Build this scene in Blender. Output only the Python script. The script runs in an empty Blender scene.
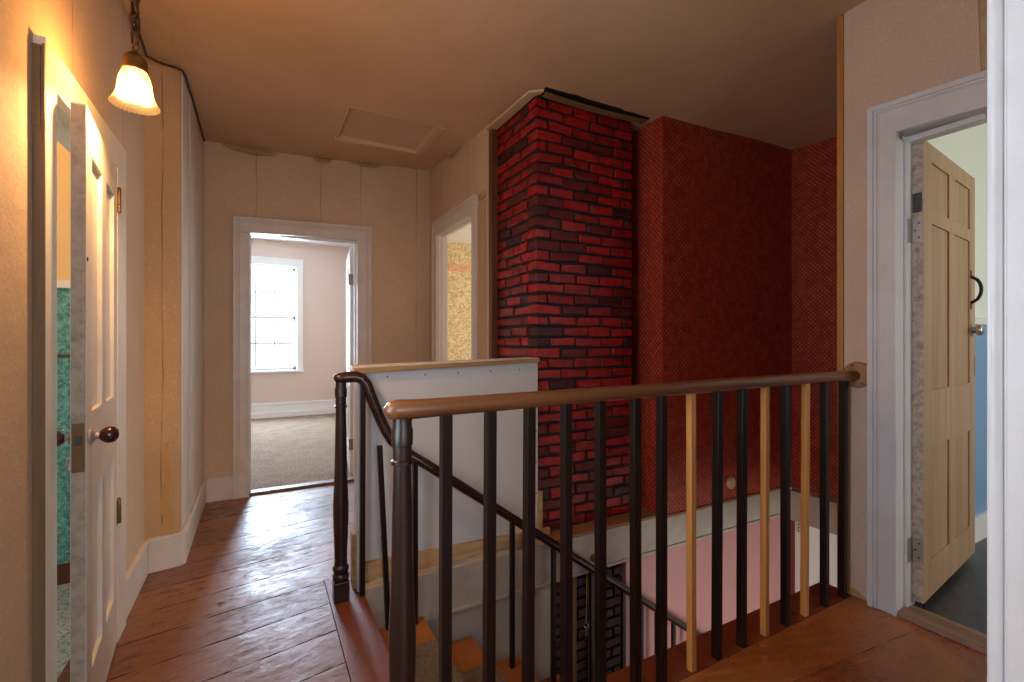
import bpy, bmesh, math, random
from mathutils import Vector, Matrix
R_ = math.radians
random.seed(7)
scn = bpy.context.scene
COL = scn.collection
PI = math.pi

# ------------------------------------------------------------------ materials
def new_mat(name):
    m = bpy.data.materials.new(name); m.use_nodes = True
    nt = m.node_tree
    for n in list(nt.nodes): nt.nodes.remove(n)
    out = nt.nodes.new('ShaderNodeOutputMaterial')
    b = nt.nodes.new('ShaderNodeBsdfPrincipled')
    nt.links.new(b.outputs[0], out.inputs[0])
    return m, nt, b, out

class N:
    """tiny node builder"""
    def __init__(s, nt): s.nt = nt
    def n(s, t, **kw):
        x = s.nt.nodes.new(t)
        for k, v in kw.items(): setattr(x, k, v)
        return x
    def l(s, a, b): s.nt.links.new(a, b)
    def setin(s, sock, v):
        if hasattr(v, 'links') or isinstance(v, bpy.types.NodeSocket): s.l(v, sock)
        else: sock.default_value = v
    def math(s, op, a, b=0.0, c=None):
        x = s.n('ShaderNodeMath', operation=op)
        s.setin(x.inputs[0], a); s.setin(x.inputs[1], b)
        if c is not None: s.setin(x.inputs[2], c)
        return x.outputs[0]
    def coord(s):
        return s.n('ShaderNodeTexCoord').outputs['Object']
    def noise(s, vec, scale, detail=4, rough=.55, dist=0.0):
        x = s.n('ShaderNodeTexNoise'); s.l(vec, x.inputs['Vector'])
        x.inputs['Scale'].default_value = scale; x.inputs['Detail'].default_value = detail
        x.inputs['Roughness'].default_value = rough; x.inputs['Distortion'].default_value = dist
        return x.outputs['Fac']
    def ramp(s, fac, stops):
        x = s.n('ShaderNodeValToRGB'); s.l(fac, x.inputs[0])
        e = x.color_ramp.elements
        while len(e) < len(stops): e.new(.5)
        for i, (p, c) in enumerate(stops):
            e[i].position = p; e[i].color = (c, c, c, 1) if not isinstance(c, tuple) else (*c, 1)
        return x.outputs[0]
    def mix(s, fac, a, b, mode='MIX'):
        x = s.n('ShaderNodeMix', data_type='RGBA', blend_type=mode)
        s.setin(x.inputs[0], fac)
        for i, v in ((6, a), (7, b)):
            if isinstance(v, tuple): x.inputs[i].default_value = (*v, 1)
            else: s.l(v, x.inputs[i])
        return x.outputs[2]
    def scale(s, vec, v):
        x = s.n('ShaderNodeMapping'); s.l(vec, x.inputs[0]); x.inputs['Scale'].default_value = v
        return x.outputs[0]
    def sep(s, vec):
        x = s.n('ShaderNodeSeparateXYZ'); s.l(vec, x.inputs[0]); return x.outputs
    def bump(s, h, b, strength=.2, dist=.01):
        x = s.n('ShaderNodeBump'); s.l(h, x.inputs['Height'])
        x.inputs['Strength'].default_value = strength; x.inputs['Distance'].default_value = dist
        s.l(x.outputs[0], b.inputs['Normal'])

def paint(name, col, rough=.45, dirt=.12, dirtcol=None, scale=6, bump=.08, metal=0.0):
    m, nt, b, o = new_mat(name); k = N(nt); c = k.coord()
    f = k.noise(c, scale, 6, .65)
    d = dirtcol or tuple(x * .6 for x in col)
    f2 = k.ramp(f, [(.42, 0.0), (.75, 1.0)])
    k.l(k.mix(k.math('MULTIPLY', f2, dirt), col, d), b.inputs['Base Color'])
    b.inputs['Roughness'].default_value = rough; b.inputs['Metallic'].default_value = metal
    k.bump(k.noise(c, scale * 12, 3), b, bump, .004)
    return m

def wallpaper(name, base, axis, seams=(), spot=None, rough=.75):
    """mottled beige paper; seams at given positions along an axis (0 = X, 1 = Y)"""
    m, nt, b, o = new_mat(name); k = N(nt); c = k.coord()
    spot = spot or tuple(min(1, x * 1.24) for x in base)
    low = tuple(x * .80 for x in base)
    f = k.noise(c, 75, 4, .8, .2)
    col = k.mix(k.ramp(f, [(.52, 0.0), (.68, 1.0)]), base, spot)
    f2 = k.noise(c, 2.2, 5, .6)
    col = k.mix(k.math('MULTIPLY', k.ramp(f2, [(.4, 0.0), (.72, 1.0)]), .55), col, low)
    if seams:
        s = k.sep(c); wob = k.noise(c, 3.0, 2)
        u = k.math('ADD', s[axis], k.math('MULTIPLY', k.math('SUBTRACT', wob, .5), .02))
        acc = None
        for p in seams:
            d = k.math('ABSOLUTE', k.math('SUBTRACT', u, p))
            t = k.math('LESS_THAN', d, .0028)
            acc = t if acc is None else k.math('MAXIMUM', acc, t)
        brk = k.ramp(k.noise(c, 4.5, 2), [(.40, .25), (.55, .8)])
        col = k.mix(k.math('MULTIPLY', acc, brk), col, tuple(x * .38 for x in base))
    k.l(col, b.inputs['Base Color']); b.inputs['Roughness'].default_value = rough
    b.inputs['Specular IOR Level'].default_value = .3
    h = k.math('ADD', k.math('MULTIPLY', f, .35), k.noise(c, 6, 5, .6))
    k.bump(h, b, .35, .012)
    return m

def planks(name, dirang, width, col, col2, worn, wornamt, rough=(.28, .5), seam=.017, scr=1.0):
    """painted floor boards; dirang = angle of boards from +X (deg)"""
    m, nt, b, o = new_mat(name); k = N(nt); c = k.coord()
    mp = k.n('ShaderNodeMapping'); k.l(c, mp.inputs[0]); mp.inputs['Rotation'].default_value = (0, 0, -R_(dirang))
    v = mp.outputs[0]; s = k.sep(v)
    vv = k.math('DIVIDE', k.math('ADD', s[1], k.math('MULTIPLY', k.math('SUBTRACT', k.noise(c, 2.5, 2), .5), .012)), width)
    fr = k.math('FRACT', vv); idn = k.math('FLOOR', vv)
    dd = k.math('MINIMUM', fr, k.math('SUBTRACT', 1.0, fr))
    line = k.math('LESS_THAN', dd, k.math('MULTIPLY', k.ramp(k.noise(c, 9, 3, .6), [(.36, .15), (.62, 1.0)]), seam * 1.1))
    wn = k.n('ShaderNodeTexWhiteNoise', noise_dimensions='1D'); k.l(idn, wn.inputs['W'])
    st = k.scale(v, (1.6, 22, 1))
    grain = k.noise(st, 2.0, 6, .65, .3)
    colr = k.mix(wn.outputs[0], col, col2)
    colr = k.mix(k.math('MULTIPLY', k.ramp(grain, [(.35, 0.0), (.7, 1.0)]), .45), colr, tuple(x * .45 for x in col))
    pat = k.noise(c, 1.7, 6, .68, .4)
    scuff = k.noise(k.scale(v, (4, 11, 1)), 3.2, 6, .72, .8)
    w = k.math('MULTIPLY', k.ramp(pat, [(.42, 0.0), (.62, 1.0)]), wornamt)
    colr = k.mix(w, colr, worn)
    sc = k.math('MULTIPLY', k.ramp(scuff, [(.56, 0.0), (.66, 1.0)]), .85 * scr)
    colr = k.mix(sc, colr, (.035, .016, .012))
    colr = k.mix(line, colr, (.012, .006, .004))
    k.l(colr, b.inputs['Base Color']); 
    inv = k.math('SUBTRACT', 1.0, line); k.l(k.math('MULTIPLY', inv, .7), b.inputs['Specular IOR Level']); k.l(k.math('MULTIPLY', inv, .2), b.inputs['Coat Weight'])
    rr = k.n('ShaderNodeMapRange'); k.l(k.math('ADD', k.math('MULTIPLY', scuff, .5), k.math('MULTIPLY', pat, .5)), rr.inputs[0])
    rr.inputs[1].default_value = .40; rr.inputs[2].default_value = .60; k.l(rr.outputs[0], b.inputs['Coat Roughness'])
    rr.inputs[3].default_value = rough[0]; rr.inputs[4].default_value = rough[1]
    k.l(rr.outputs[0], b.inputs['Roughness'])
    # cupped boards with open seams
    cup = k.math('MULTIPLY', k.math('POWER', k.math('SUBTRACT', k.math('MULTIPLY', fr, 2.0), 1.0), 2.0), .12)
    h = k.math('ADD', k.math('SUBTRACT', k.math('MULTIPLY', scuff, .35), line), k.math('SUBTRACT', k.math('MULTIPLY', grain, .12), cup))
    k.bump(h, b, .42, .014)
    return m

def carpet(name, a, bcol, scale=140, bump=.8):
    m, nt, b, o = new_mat(name); k = N(nt); c = k.coord()
    f = k.noise(c, scale, 3, .8); f2 = k.noise(c, 5, 4)
    col = k.mix(k.ramp(f, [(.36, 0.0), (.66, 1.0)]), a, bcol)
    col = k.mix(k.math('MULTIPLY', k.ramp(f2, [(.4, 0.0), (.7, 1.0)]), .35), col, tuple(x * .6 for x in a))
    k.l(col, b.inputs['Base Color']); b.inputs['Roughness'].default_value = .95
    b.inputs['Specular IOR Level'].default_value = .1
    k.bump(f, b, bump, .01)
    return m

def wood(name, a, bcol, axis=2, rough=.4, scale=1.0, spec=.5, chips=None):
    m, nt, b, o = new_mat(name); k = N(nt); c = k.coord()
    sc = [26 * scale] * 3; sc[axis] = 1.6 * scale
    f = k.noise(k.scale(c, tuple(sc)), 1.2, 6, .6, .5)
    col = k.mix(k.ramp(f, [(.32, 0.0), (.68, 1.0)]), a, bcol)
    if chips:
        q = k.noise(c, 60, 4, .7)
        col = k.mix(k.ramp(q, [(.70, 0.0), (.74, 1.0)]), col, chips)
    k.l(col, b.inputs['Base Color']); b.inputs['Roughness'].default_value = rough
    b.inputs['Specular IOR Level'].default_value = spec
    k.bump(f, b, .12, .004)
    return m

def metal(name, col, rough=.35, metallic=1.0):
    return paint(name, col, rough, .4, tuple(x * .45 for x in col), 30, .05, metallic)

M = {}
PAPER = (.585, .42, .285)
M['paper_left'] = wallpaper('wallpaper_left', PAPER, 1, (1.0, 1.84, 2.43))
M['paper_back'] = wallpaper('wallpaper_back', PAPER, 0, (-.02, .42, .72, 1.18))
M['paper_x'] = wallpaper('wallpaper_side', PAPER, 1, (3.05, 3.45, 3.6))
M['paper_bump'] = wallpaper('wallpaper_boxing', (.52, .33, .175), 0, (-.425,))  # same hall paper with the lamp's orange light put into its colour
M['paper_right'] = wallpaper('wallpaper_right', (.60, .435, .33), 1, ())
M['paper_torn'] = paint('torn_paper_edge', (.50, .36, .2), .8, .5, (.3, .17, .07), 20)
M['plaster_glue'] = paint('glue_stain', (.52, .28, .08), .75, .6, (.42, .22, .07), 9)

def ceiling_mat():
    m, nt, b, o = new_mat('old_ceiling_paint'); k = N(nt); c = k.coord()
    f = k.noise(c, 1.3, 6, .62, .5)
    col = k.mix(k.ramp(f, [(.35, 0.0), (.7, 1.0)]), (.64, .44, .28), (.54, .36, .215))
    v = k.n('ShaderNodeTexVoronoi', feature='DISTANCE_TO_EDGE'); v.inputs['Scale'].default_value = .9
    ad = k.n('ShaderNodeVectorMath', operation='ADD'); k.l(c, ad.inputs[0])
    nz = k.n('ShaderNodeTexNoise'); k.l(c, nz.inputs['Vector']); nz.inputs['Scale'].default_value = 2.2
    sc = k.n('ShaderNodeVectorMath', operation='SCALE'); k.l(nz.outputs['Color'], sc.inputs[0]); sc.inputs['Scale'].default_value = .5
    k.l(sc.outputs[0], ad.inputs[1]); k.l(ad.outputs[0], v.inputs['Vector'])
    crack = k.math('MULTIPLY', k.math('LESS_THAN', v.outputs['Distance'], .0025), k.ramp(k.noise(c, 1.1, 2), [(.66, 0.0), (.70, .4)]))
    col = k.mix(crack, col, (.16, .10, .06))
    k.l(col, b.inputs['Base Color']); b.inputs['Roughness'].default_value = .6
    k.bump(k.math('ADD', f, k.math('MULTIPLY', k.noise(c, 14, 4), .15)), b, .35, .03)
    return m
M['ceiling'] = ceiling_mat()
M['hatch'] = paint('hatch_board', (.60, .425, .285), .65, .5, (.50, .345, .22), 5, .1)
M['trim'] = paint('old_white_trim_paint', (.66, .59, .53), .38, .35, (.42, .32, .25), 7, .08)
M['trim_cool'] = paint('grey_white_trim_paint', (.63, .62, .63), .34, .35, (.46, .43, .41), 8, .10)
M['white'] = paint('white_paint', (.80, .78, .75), .35, .2, (.6, .55, .5), 6, .06)
M['doorwhite'] = paint('cream_door_paint', (.72, .66, .58), .35, .35, (.45, .36, .28), 8, .08)
M['edge_bare'] = paint('bare_door_edge', (.36, .285, .21), .6, .7, (.14, .095, .065), 40, .2)
M['edge_chipped'] = paint('chipped_hinge_edge', (.50, .42, .33), .6, .9, (.16, .10, .06), 40, .4)
M['casing_side'] = wood('bare_casing_edge', (.20, .12, .055), (.12, .07, .03), 2, .6)
M['panel'] = paint('half_wall_board', (.60, .57, .56), .4, .3, (.46, .40, .36), 3, .04)
M['fascia'] = paint('greyish_stair_paint', (.43, .355, .295), .5, .6, (.27, .205, .155), 6, .12)
M['rawwood'] = wood('raw_pine_strip', (.55, .36, .18), (.36, .20, .08), 0, .7)
M['oakledge'] = wood('brown_ledge_wood', (.28, .13, .045), (.17, .075, .025), 0, .5)
M['capwood'] = wood('worn_cap_edge', (.42, .25, .10), (.25, .13, .045), 0, .55)
M['capwhite'] = paint('cap_top_paint', (.66, .60, .52), .45, .7, (.42, .28, .15), 9, .1)
M['battenwood'] = wood('pale_batten', (.62, .45, .27), (.50, .34, .18), 1, .6)
M['brownlath'] = wood('brown_lath', (.24, .13, .055), (.15, .075, .03), 0, .6)
M['brownboard'] = wood('brown_stained_board', (.16, .055, .02), (.08, .026, .01), 2, .45)
M['orange_strip'] = wood('orange_bare_strip', (.50, .22, .045), (.36, .14, .025), 2, .5)
M['dark'] = wood('dark_brown_wood', (.013, .006, .0055), (.007, .0035, .003), 2, .33, 1.0, .35, (.16, .07, .03))
M['darkrail'] = wood('dark_rail_wood', (.040, .012, .007), (.018, .006, .004), 0, .25, 1.0, .5)
M['newel'] = wood('newel_wood', (.030, .012, .008), (.015, .006, .005), 2, .33, 1.0, .5, (.14, .06, .025))
M['rail'] = wood('worn_rail_wood', (.22, .085, .03), (.11, .035, .012), 0, .3, 1.0, .6, (.3, .15, .06))
M['pine'] = wood('pale_pine', (.62, .33, .10), (.50, .23, .055), 2, .5)
M['rosette'] = wood('rosette_wood', (.36, .17, .06), (.22, .095, .03), 2, .5)
M['hole'] = paint('screw_hole', (.02, .012, .008), .7)
M['tan'] = wood('stripped_pine_door', (.47, .295, .16), (.36, .215, .105), 2, .5, .7)
M['tan_dark'] = wood('stripped_pine_panel', (.45, .28, .15), (.33, .195, .095), 2, .5, .7)
M['tread'] = paint('orange_tread_paint', (.36, .115, .02), .45, .6, (.2, .06, .012), 10, .1)
M['riser'] = paint('riser_paint', (.36, .27, .19), .5, .5, (.2, .13, .08), 8, .1)
M['runner'] = carpet('stair_runner_carpet', (.10, .07, .048), (.30, .23, .17), 150)
M['carpet_back'] = carpet('beige_grey_carpet', (.22, .155, .105), (.42, .31, .225), 60)
M['carpet_left'] = carpet('speckled_blue_grey_carpet', (.15, .19, .20), (.55, .56, .52), 70)
M['floor'] = planks('painted_floor_boards', 10.5, .205, (.29, .084, .003), (.16, .038, .002), (.21, .095, .035), .5, (.30, .66))
M['floor_near'] = planks('painted_floor_near', -5, .26, (.38, .088, .012), (.26, .054, .007), (.46, .17, .05), .65, (.22, .46), .006, .5)
M['floor_edge'] = planks('painted_edge_board', 90, 1.5, (.20, .036, .008), (.18, .03, .007), (.17, .055, .025), .6, (.40, .55), .0, 1.2)
M['floor_right'] = planks('dark_grey_boards', 20, .3, (.038, .036, .040), (.028, .027, .031), (.07, .065, .065), .5, (.3, .5), .01, .4)
M['sill'] = wood('worn_sill_wood', (.30, .17, .11), (.15, .08, .05), 1, .5)
M['pinkwall'] = paint('pale_pink_wall', (.64, .50, .43), .6, .15, (.62, .5, .45), 3, .05)
M['mint'] = paint('mint_wall', (.74, .76, .67), .6, .1, (.66, .69, .6), 3, .04)
M['blue'] = paint('blue_wainscot', (.20, .34, .50), .5, .15, (.15, .27, .42), 3, .04)
M['whiteceil'] = paint('white_ceiling', (.78, .76, .72), .7, .1, (.65, .62, .58), 3, .04)
M['cream'] = paint('cream_wall', (.80, .53, .24), .6, .2, (.66, .42, .18), 4, .05)
M['pinklow'] = paint('pink_stair_wall', (.52, .235, .215), .5, .15, (.43, .18, .165), 4, .06)
M['whitelow'] = paint('lower_white_wall', (.88, .90, .86), .5, .1, (.75, .76, .72), 4, .04)
M['lowwall'] = paint('stair_side_plaster', (.44, .375, .315), .55, .4, (.3, .25, .21), 3, .08)
M['darkred'] = paint('dark_red_frame', (.22, .03, .03), .4)
M['iron'] = metal('black_iron', (.03, .03, .032), .45, .7)
M['steel'] = metal('brushed_steel', (.55, .54, .52), .28)
M['brass'] = metal('dull_brass', (.24, .145, .055), .45)
M['chainm'] = metal('bronze_chain', (.13, .075, .035), .5)
M['oldmetal'] = metal('old_painted_metal', (.36, .31, .26), .5, .5)
M['screwm'] = metal('screw_head', (.06, .05, .045), .5, .6)
M['knob'] = paint('brown_mineral_knob', (.045, .010, .006), .08, .5, (.02, .005, .004), 22, .0)
M['mortar'] = paint('black_mortar_and_gap_shade', (.008, .003, .003), .7, .4, (.02, .008, .006), 30, .6)  # mortar, and the painted shade of the ceiling gap and chimney recess
M['cablem'] = paint('brown_cable', (.06, .03, .015), .5)
M['chip'] = paint('paint_flake', (.5, .46, .42), .6)
M['ground'] = paint('pale_grass', (.45, .52, .30), .9, .4, (.3, .4, .2), .5)
M['light_block_slab'] = paint('light_block_boards', (.2, .18, .16), .9)  # for the unseen slab added to block light

def green_mat():
    m, nt, b, o = new_mat('teal_flecked_wallpaper'); k = N(nt); c = k.coord()
    f = k.noise(c, 34, 4, .75, 1.0); f2 = k.noise(c, 70, 3, .7)
    col = k.mix(k.ramp(f, [(.40, 0.0), (.60, 1.0)]), (.045, .17, .155), (.17, .43, .41))
    col = k.mix(k.ramp(f2, [(.66, 0.0), (.70, 1.0)]), col, (.6, .6, .55))
    k.l(col, b.inputs['Base Color']); b.inputs['Roughness'].default_value = .7
    return m
M['teal'] = green_mat()

def floral_mat():
    m, nt, b, o = new_mat('ochre_floral_wallpaper'); k = N(nt); c = k.coord(); s = k.sep(c)
    f = k.noise(c, 17, 4, .6, 2.2)
    col = k.mix(k.ramp(f, [(.44, 0.0), (.56, 1.0)]), (.74, .60, .36), (.50, .36, .15))
    z = s[2]
    band = k.math('MULTIPLY', k.math('GREATER_THAN', z, 2.10), k.math('LESS_THAN', z, 2.20))
    f3 = k.noise(c, 30, 3, .6, 1.0)
    bc = k.mix(k.ramp(f3, [(.42, 0.0), (.58, 1.0)]), (.62, .27, .13), (.70, .45, .26))
    k.l(k.mix(band, col, bc), b.inputs['Base Color']); b.inputs['Roughness'].default_value = .7
    return m
M['floral'] = floral_mat()

def red_mat(name, ax):
    m, nt, b, o = new_mat(name); k = N(nt); c = k.coord(); s = k.sep(c)
    p = .031
    a = k.math('DIVIDE', k.math('ADD', s[ax], s[2]), p); d = k.math('DIVIDE', k.math('SUBTRACT', s[ax], s[2]), p)
    def tri(v):
        fr = k.math('FRACT', v); return k.math('MINIMUM', fr, k.math('SUBTRACT', 1.0, fr))
    ta, td = tri(a), tri(d)
    line = k.math('LESS_THAN', k.math('MINIMUM', ta, td), .12)
    dot = k.math('GREATER_THAN', k.math('ADD', ta, td), .66)
    nz = k.ramp(k.noise(c, 25, 3), [(.4, .35), (.6, 1.0)])
    col = k.mix(k.math('MULTIPLY', line, nz), (.19, .010, .007), (.34, .028, .013))
    col = k.mix(k.math('MULTIPLY', dot, nz), col, (.64, .15, .06))
    k.l(col, b.inputs['Base Color']); b.inputs['Roughness'].default_value = .5
    k.bump(k.math('ADD', line, dot), b, .15, .003)
    return m
M['red_y'] = red_mat('red_diamond_wallpaper', 0)
M['red_x'] = red_mat('red_diamond_wallpaper_side', 1)

BR = []
for i, (c1, c2, rg) in enumerate([((.31, .006, .007), (.11, .003, .003), .22), ((.41, .008, .009), (.16, .004, .004), .25),
                                  ((.16, .005, .006), (.05, .003, .003), .34), ((.07, .004, .005), (.02, .002, .003), .4)]):
    m, nt, b, o = new_mat('red_painted_brick_' + 'abcd'[i]); k = N(nt); c = k.coord()
    f = k.noise(c, 22, 6, .7); k.l(k.mix(k.ramp(f, [(.35, 0.0), (.68, 1.0)]), c1, c2), b.inputs['Base Color'])
    b.inputs['Roughness'].default_value = rg; k.bump(f, b, .7, .012); BR.append(m)
DB = []
for i, c1 in enumerate([(.050, .012, .012), (.075, .020, .016), (.035, .012, .012)]):
    DB.append(paint('dark_brick_' + 'abc'[i], c1, .6, .6, (.015, .006, .006), 25, .5))

def glass_mat():
    m, nt, b, o = new_mat('window_glass'); k = N(nt); nt.nodes.remove(b)
    t = k.n('ShaderNodeBsdfTransparent'); g = k.n('ShaderNodeBsdfGlossy'); g.inputs['Roughness'].default_value = .02
    mx = k.n('ShaderNodeMixShader'); mx.inputs[0].default_value = .06
    k.l(t.outputs[0], mx.inputs[1]); k.l(g.outputs[0], mx.inputs[2]); k.l(mx.outputs[0], o.inputs[0])
    return m
M['glass'] = glass_mat()

def shade_mat():
    m, nt, b, o = new_mat('frosted_lamp_glass'); k = N(nt); nt.nodes.remove(b)
    t = k.n('ShaderNodeBsdfTranslucent'); t.inputs[0].default_value = (.095, .045, .015, 1)
    e = k.n('ShaderNodeEmission'); e.inputs[0].default_value = (1.0, .52, .15, 1); e.inputs[1].default_value = SHADE_E
    ad = k.n('ShaderNodeAddShader'); k.l(t.outputs[0], ad.inputs[0]); k.l(e.outputs[0], ad.inputs[1])
    g = k.n('ShaderNodeBsdfGlossy'); g.inputs['Roughness'].default_value = .3; g.inputs[0].default_value = (.05, .045, .035, 1)
    ad2 = k.n('ShaderNodeAddShader'); k.l(ad.outputs[0], ad2.inputs[0]); k.l(g.outputs[0], ad2.inputs[1])
    tr = k.n('ShaderNodeBsdfTransparent'); tr.inputs[0].default_value = (1.0, .84, .56, 1)
    mx = k.n('ShaderNodeMixShader'); mx.inputs[0].default_value = .8
    k.l(tr.outputs[0], mx.inputs[1]); k.l(ad2.outputs[0], mx.inputs[2])
    k.l(mx.outputs[0], o.inputs[0])
    return m
SHADE_E = .5
M['shade'] = shade_mat()
def bulb_mat():
    m, nt, b, o = new_mat('lit_bulb'); k = N(nt); nt.nodes.remove(b)
    e = k.n('ShaderNodeEmission'); e.inputs[0].default_value = (1.0, .72, .38, 1); e.inputs[1].default_value = 12
    t = k.n('ShaderNodeBsdfTransparent'); ad = k.n('ShaderNodeAddShader'); k.l(e.outputs[0], ad.inputs[0]); k.l(t.outputs[0], ad.inputs[1])
    k.l(ad.outputs[0], o.inputs[0]); return m
M['bulb'] = bulb_mat()

# ------------------------------------------------------------------ mesh builder
class MB:
    def __init__(s): s.v = []; s.f = []; s.mi = []; s.sm = []; s.cur = 0
    def add(s, vs, fs, smooth=False):
        o = len(s.v); s.v += [Vector(p) for p in vs]
        for f in fs: s.f.append([i + o for i in f]); s.mi.append(s.cur); s.sm.append(smooth)
        return s
    def box(s, x0, x1, y0, y1, z0, z1):
        return s.add([(x, y, z) for z in (z0, z1) for y in (y0, y1) for x in (x0, x1)],
                     [(0, 2, 3, 1), (4, 5, 7, 6), (0, 1, 5, 4), (2, 6, 7, 3), (0, 4, 6, 2), (1, 3, 7, 5)])
    def obox(s, c, size, rot):
        """oriented box: rot = 3x3 matrix"""
        h = [x / 2 for x in size]; c = Vector(c)
        return s.add([c + rot @ Vector((x, y, z)) for z in (-h[2], h[2]) for y in (-h[1], h[1]) for x in (-h[0], h[0])],
                     [(0, 2, 3, 1), (4, 5, 7, 6), (0, 1, 5, 4), (2, 6, 7, 3), (0, 4, 6, 2), (1, 3, 7, 5)])
    def slab(s, axis, poly, a0, a1):
        """extrude polygon (list of (u,w)) along an axis; axis 'X': u=Y w=Z, 'Y': u=X w=Z, 'Z': u=X w=Y"""
        def P(u, w, a): return {'X': (a, u, w), 'Y': (u, a, w), 'Z': (u, w, a)}[axis]
        n = len(poly)
        vs = [P(u, w, a0) for u, w in poly] + [P(u, w, a1) for u, w in poly]
        fs = [tuple(range(n)), tuple(range(2 * n - 1, n - 1, -1))] + [(i, i + n, (i + 1) % n + n, (i + 1) % n) for i in range(n)]
        return s.add(vs, fs)
    def tube(s, pts, rad, n=12, cap=True, closed=False, squash=(1, 1)):
        pts = [Vector(p) for p in pts]; m = len(pts)
        rad = rad if isinstance(rad, (list, tuple)) else [rad] * m
        o = []; fs = []
        up = Vector((0, 0, 1))
        prev = None
        for i, p in enumerate(pts):
            if closed: t = pts[(i + 1) % m] - pts[i - 1]
            else: t = pts[min(i + 1, m - 1)] - pts[max(i - 1, 0)]
            t.normalize()
            if prev is None:
                a = t.cross(up)
                if a.length < .05: a = t.cross(Vector((1, 0, 0)))
                a.normalize()
            else:
                a = prev - t * prev.dot(t); a.normalize()
            prev = a; b = t.cross(a)
            for k in range(n):
                th = 2 * PI * k / n
                o.append(p + a * math.cos(th) * rad[i] * squash[0] + b * math.sin(th) * rad[i] * squash[1])
        for i in range(m if closed else m - 1):
            j = (i + 1) % m
            for k in range(n):
                fs.append((i * n + k, i * n + (k + 1) % n, j * n + (k + 1) % n, j * n + k))
        s.add(o, fs, True)
        if cap and not closed:
            b0 = len(s.v) - len(o)
            s.f.append([b0 + k for k in range(n)][::-1]); s.mi.append(s.cur); s.sm.append(False)
            s.f.append([b0 + (m - 1) * n + k for k in range(n)]); s.mi.append(s.cur); s.sm.append(False)
        return s
    def lathe(s, c, prof, n=24, axis=(0, 0, 1), cap=True):
        """prof: (r, h) from bottom to top along axis from c"""
        c = Vector(c); ax = Vector(axis).normalized()
        a = ax.cross(Vector((0, 1, 0)) if abs(ax.y) < .9 else Vector((1, 0, 0))).normalized(); b = ax.cross(a)
        o = []; fs = []
        for r, h in prof:
            for k in range(n):
                th = 2 * PI * k / n
                o.append(c + ax * h + (a * math.cos(th) + b * math.sin(th)) * r)
        for i in range(len(prof) - 1):
            for k in range(n):
                fs.append((i * n + k, i * n + (k + 1) % n, (i + 1) * n + (k + 1) % n, (i + 1) * n + k))
        b0 = len(s.v); s.add(o, fs, True)
        if cap:
            s.f.append([b0 + k for k in range(n)][::-1]); s.mi.append(s.cur); s.sm.append(False)
            s.f.append([b0 + (len(prof) - 1) * n + k for k in range(n)]); s.mi.append(s.cur); s.sm.append(False)
        return s
    def build(s, name, mats, parent=None, bevel=0, world=True, seg=2):
        me = bpy.data.meshes.new(name)
        vs = s.v
        if parent is not None and world:
            inv = ROOTM[parent.name].inverted(); vs = [inv @ p for p in vs]
        me.from_pydata([tuple(p) for p in vs], [], s.f)
        for m in (mats if isinstance(mats, (list, tuple)) else [mats]): me.materials.append(m)
        for p, i, sm in zip(me.polygons, s.mi, s.sm): p.material_index = i; p.use_smooth = sm
        bm = bmesh.new(); bm.from_mesh(me); bmesh.ops.recalc_face_normals(bm, faces=bm.faces); bm.to_mesh(me); bm.free()
        if any(s.sm): me.set_sharp_from_angle(angle=R_(38))
        o = bpy.data.objects.new(name, me); COL.objects.link(o)
        if parent is not None:
            o.parent = parent; ROOTM[o.name] = ROOTM[parent.name]
        else: ROOTM[o.name] = Matrix.Identity(4)
        if bevel:
            md = o.modifiers.new('bevel', 'BEVEL'); md.width = bevel; md.segments = seg; md.limit_method = 'ANGLE'; md.angle_limit = R_(40)
        return o
ROOTM = {}

def tag(o, label=None, cat=None, group=None, kind=None):
    if label: o['label'] = label
    if cat: o['category'] = cat
    if group: o['group'] = group
    if kind: o['kind'] = kind
    return o
def thing(name, loc, rz=0, label=None, cat=None, group=None, kind=None):
    o = bpy.data.objects.new(name, None); COL.objects.link(o)
    o.location = loc; o.rotation_euler = (0, 0, rz)
    ROOTM[o.name] = Matrix.Translation(loc) @ Matrix.Rotation(rz, 4, 'Z')
    o.empty_display_size = .1
    return tag(o, label, cat, group, kind)
def struct(mb, name, mats, label=None, cat=None, bevel=0, parent=None):
    o = mb.build(name, mats, parent, bevel)
    if parent is None: tag(o, label, cat, None, 'structure')
    return o

# wall with rectangular openings, normal axis 'X' or 'Y'
def wall(name, axis, a0, a1, u0, u1, z0, z1, opens, mat, label=None, cat=None, parent=None):
    mb = MB()
    opens = [(a - .015, b_ + .015, c if c > 0 or c < -1 else c, d + .015) if d < 2.05 and c == 0 else (a, b_, c, d) for a, b_, c, d in opens]
    def bx(ua, ub, za, zb):
        if ub - ua < 1e-5 or zb - za < 1e-5: return
        if axis == 'X': mb.box(a0, a1, ua, ub, za, zb)
        else: mb.box(ua, ub, a0, a1, za, zb)
    us = u0
    for (oa, ob, za, zb) in sorted(opens):
        bx(us, oa, z0, z1); bx(oa, ob, z0, za); bx(oa, ob, zb, z1); us = ob
    bx(us, u1, z0, z1)
    return struct(mb, name, mat, label, cat)

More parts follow.
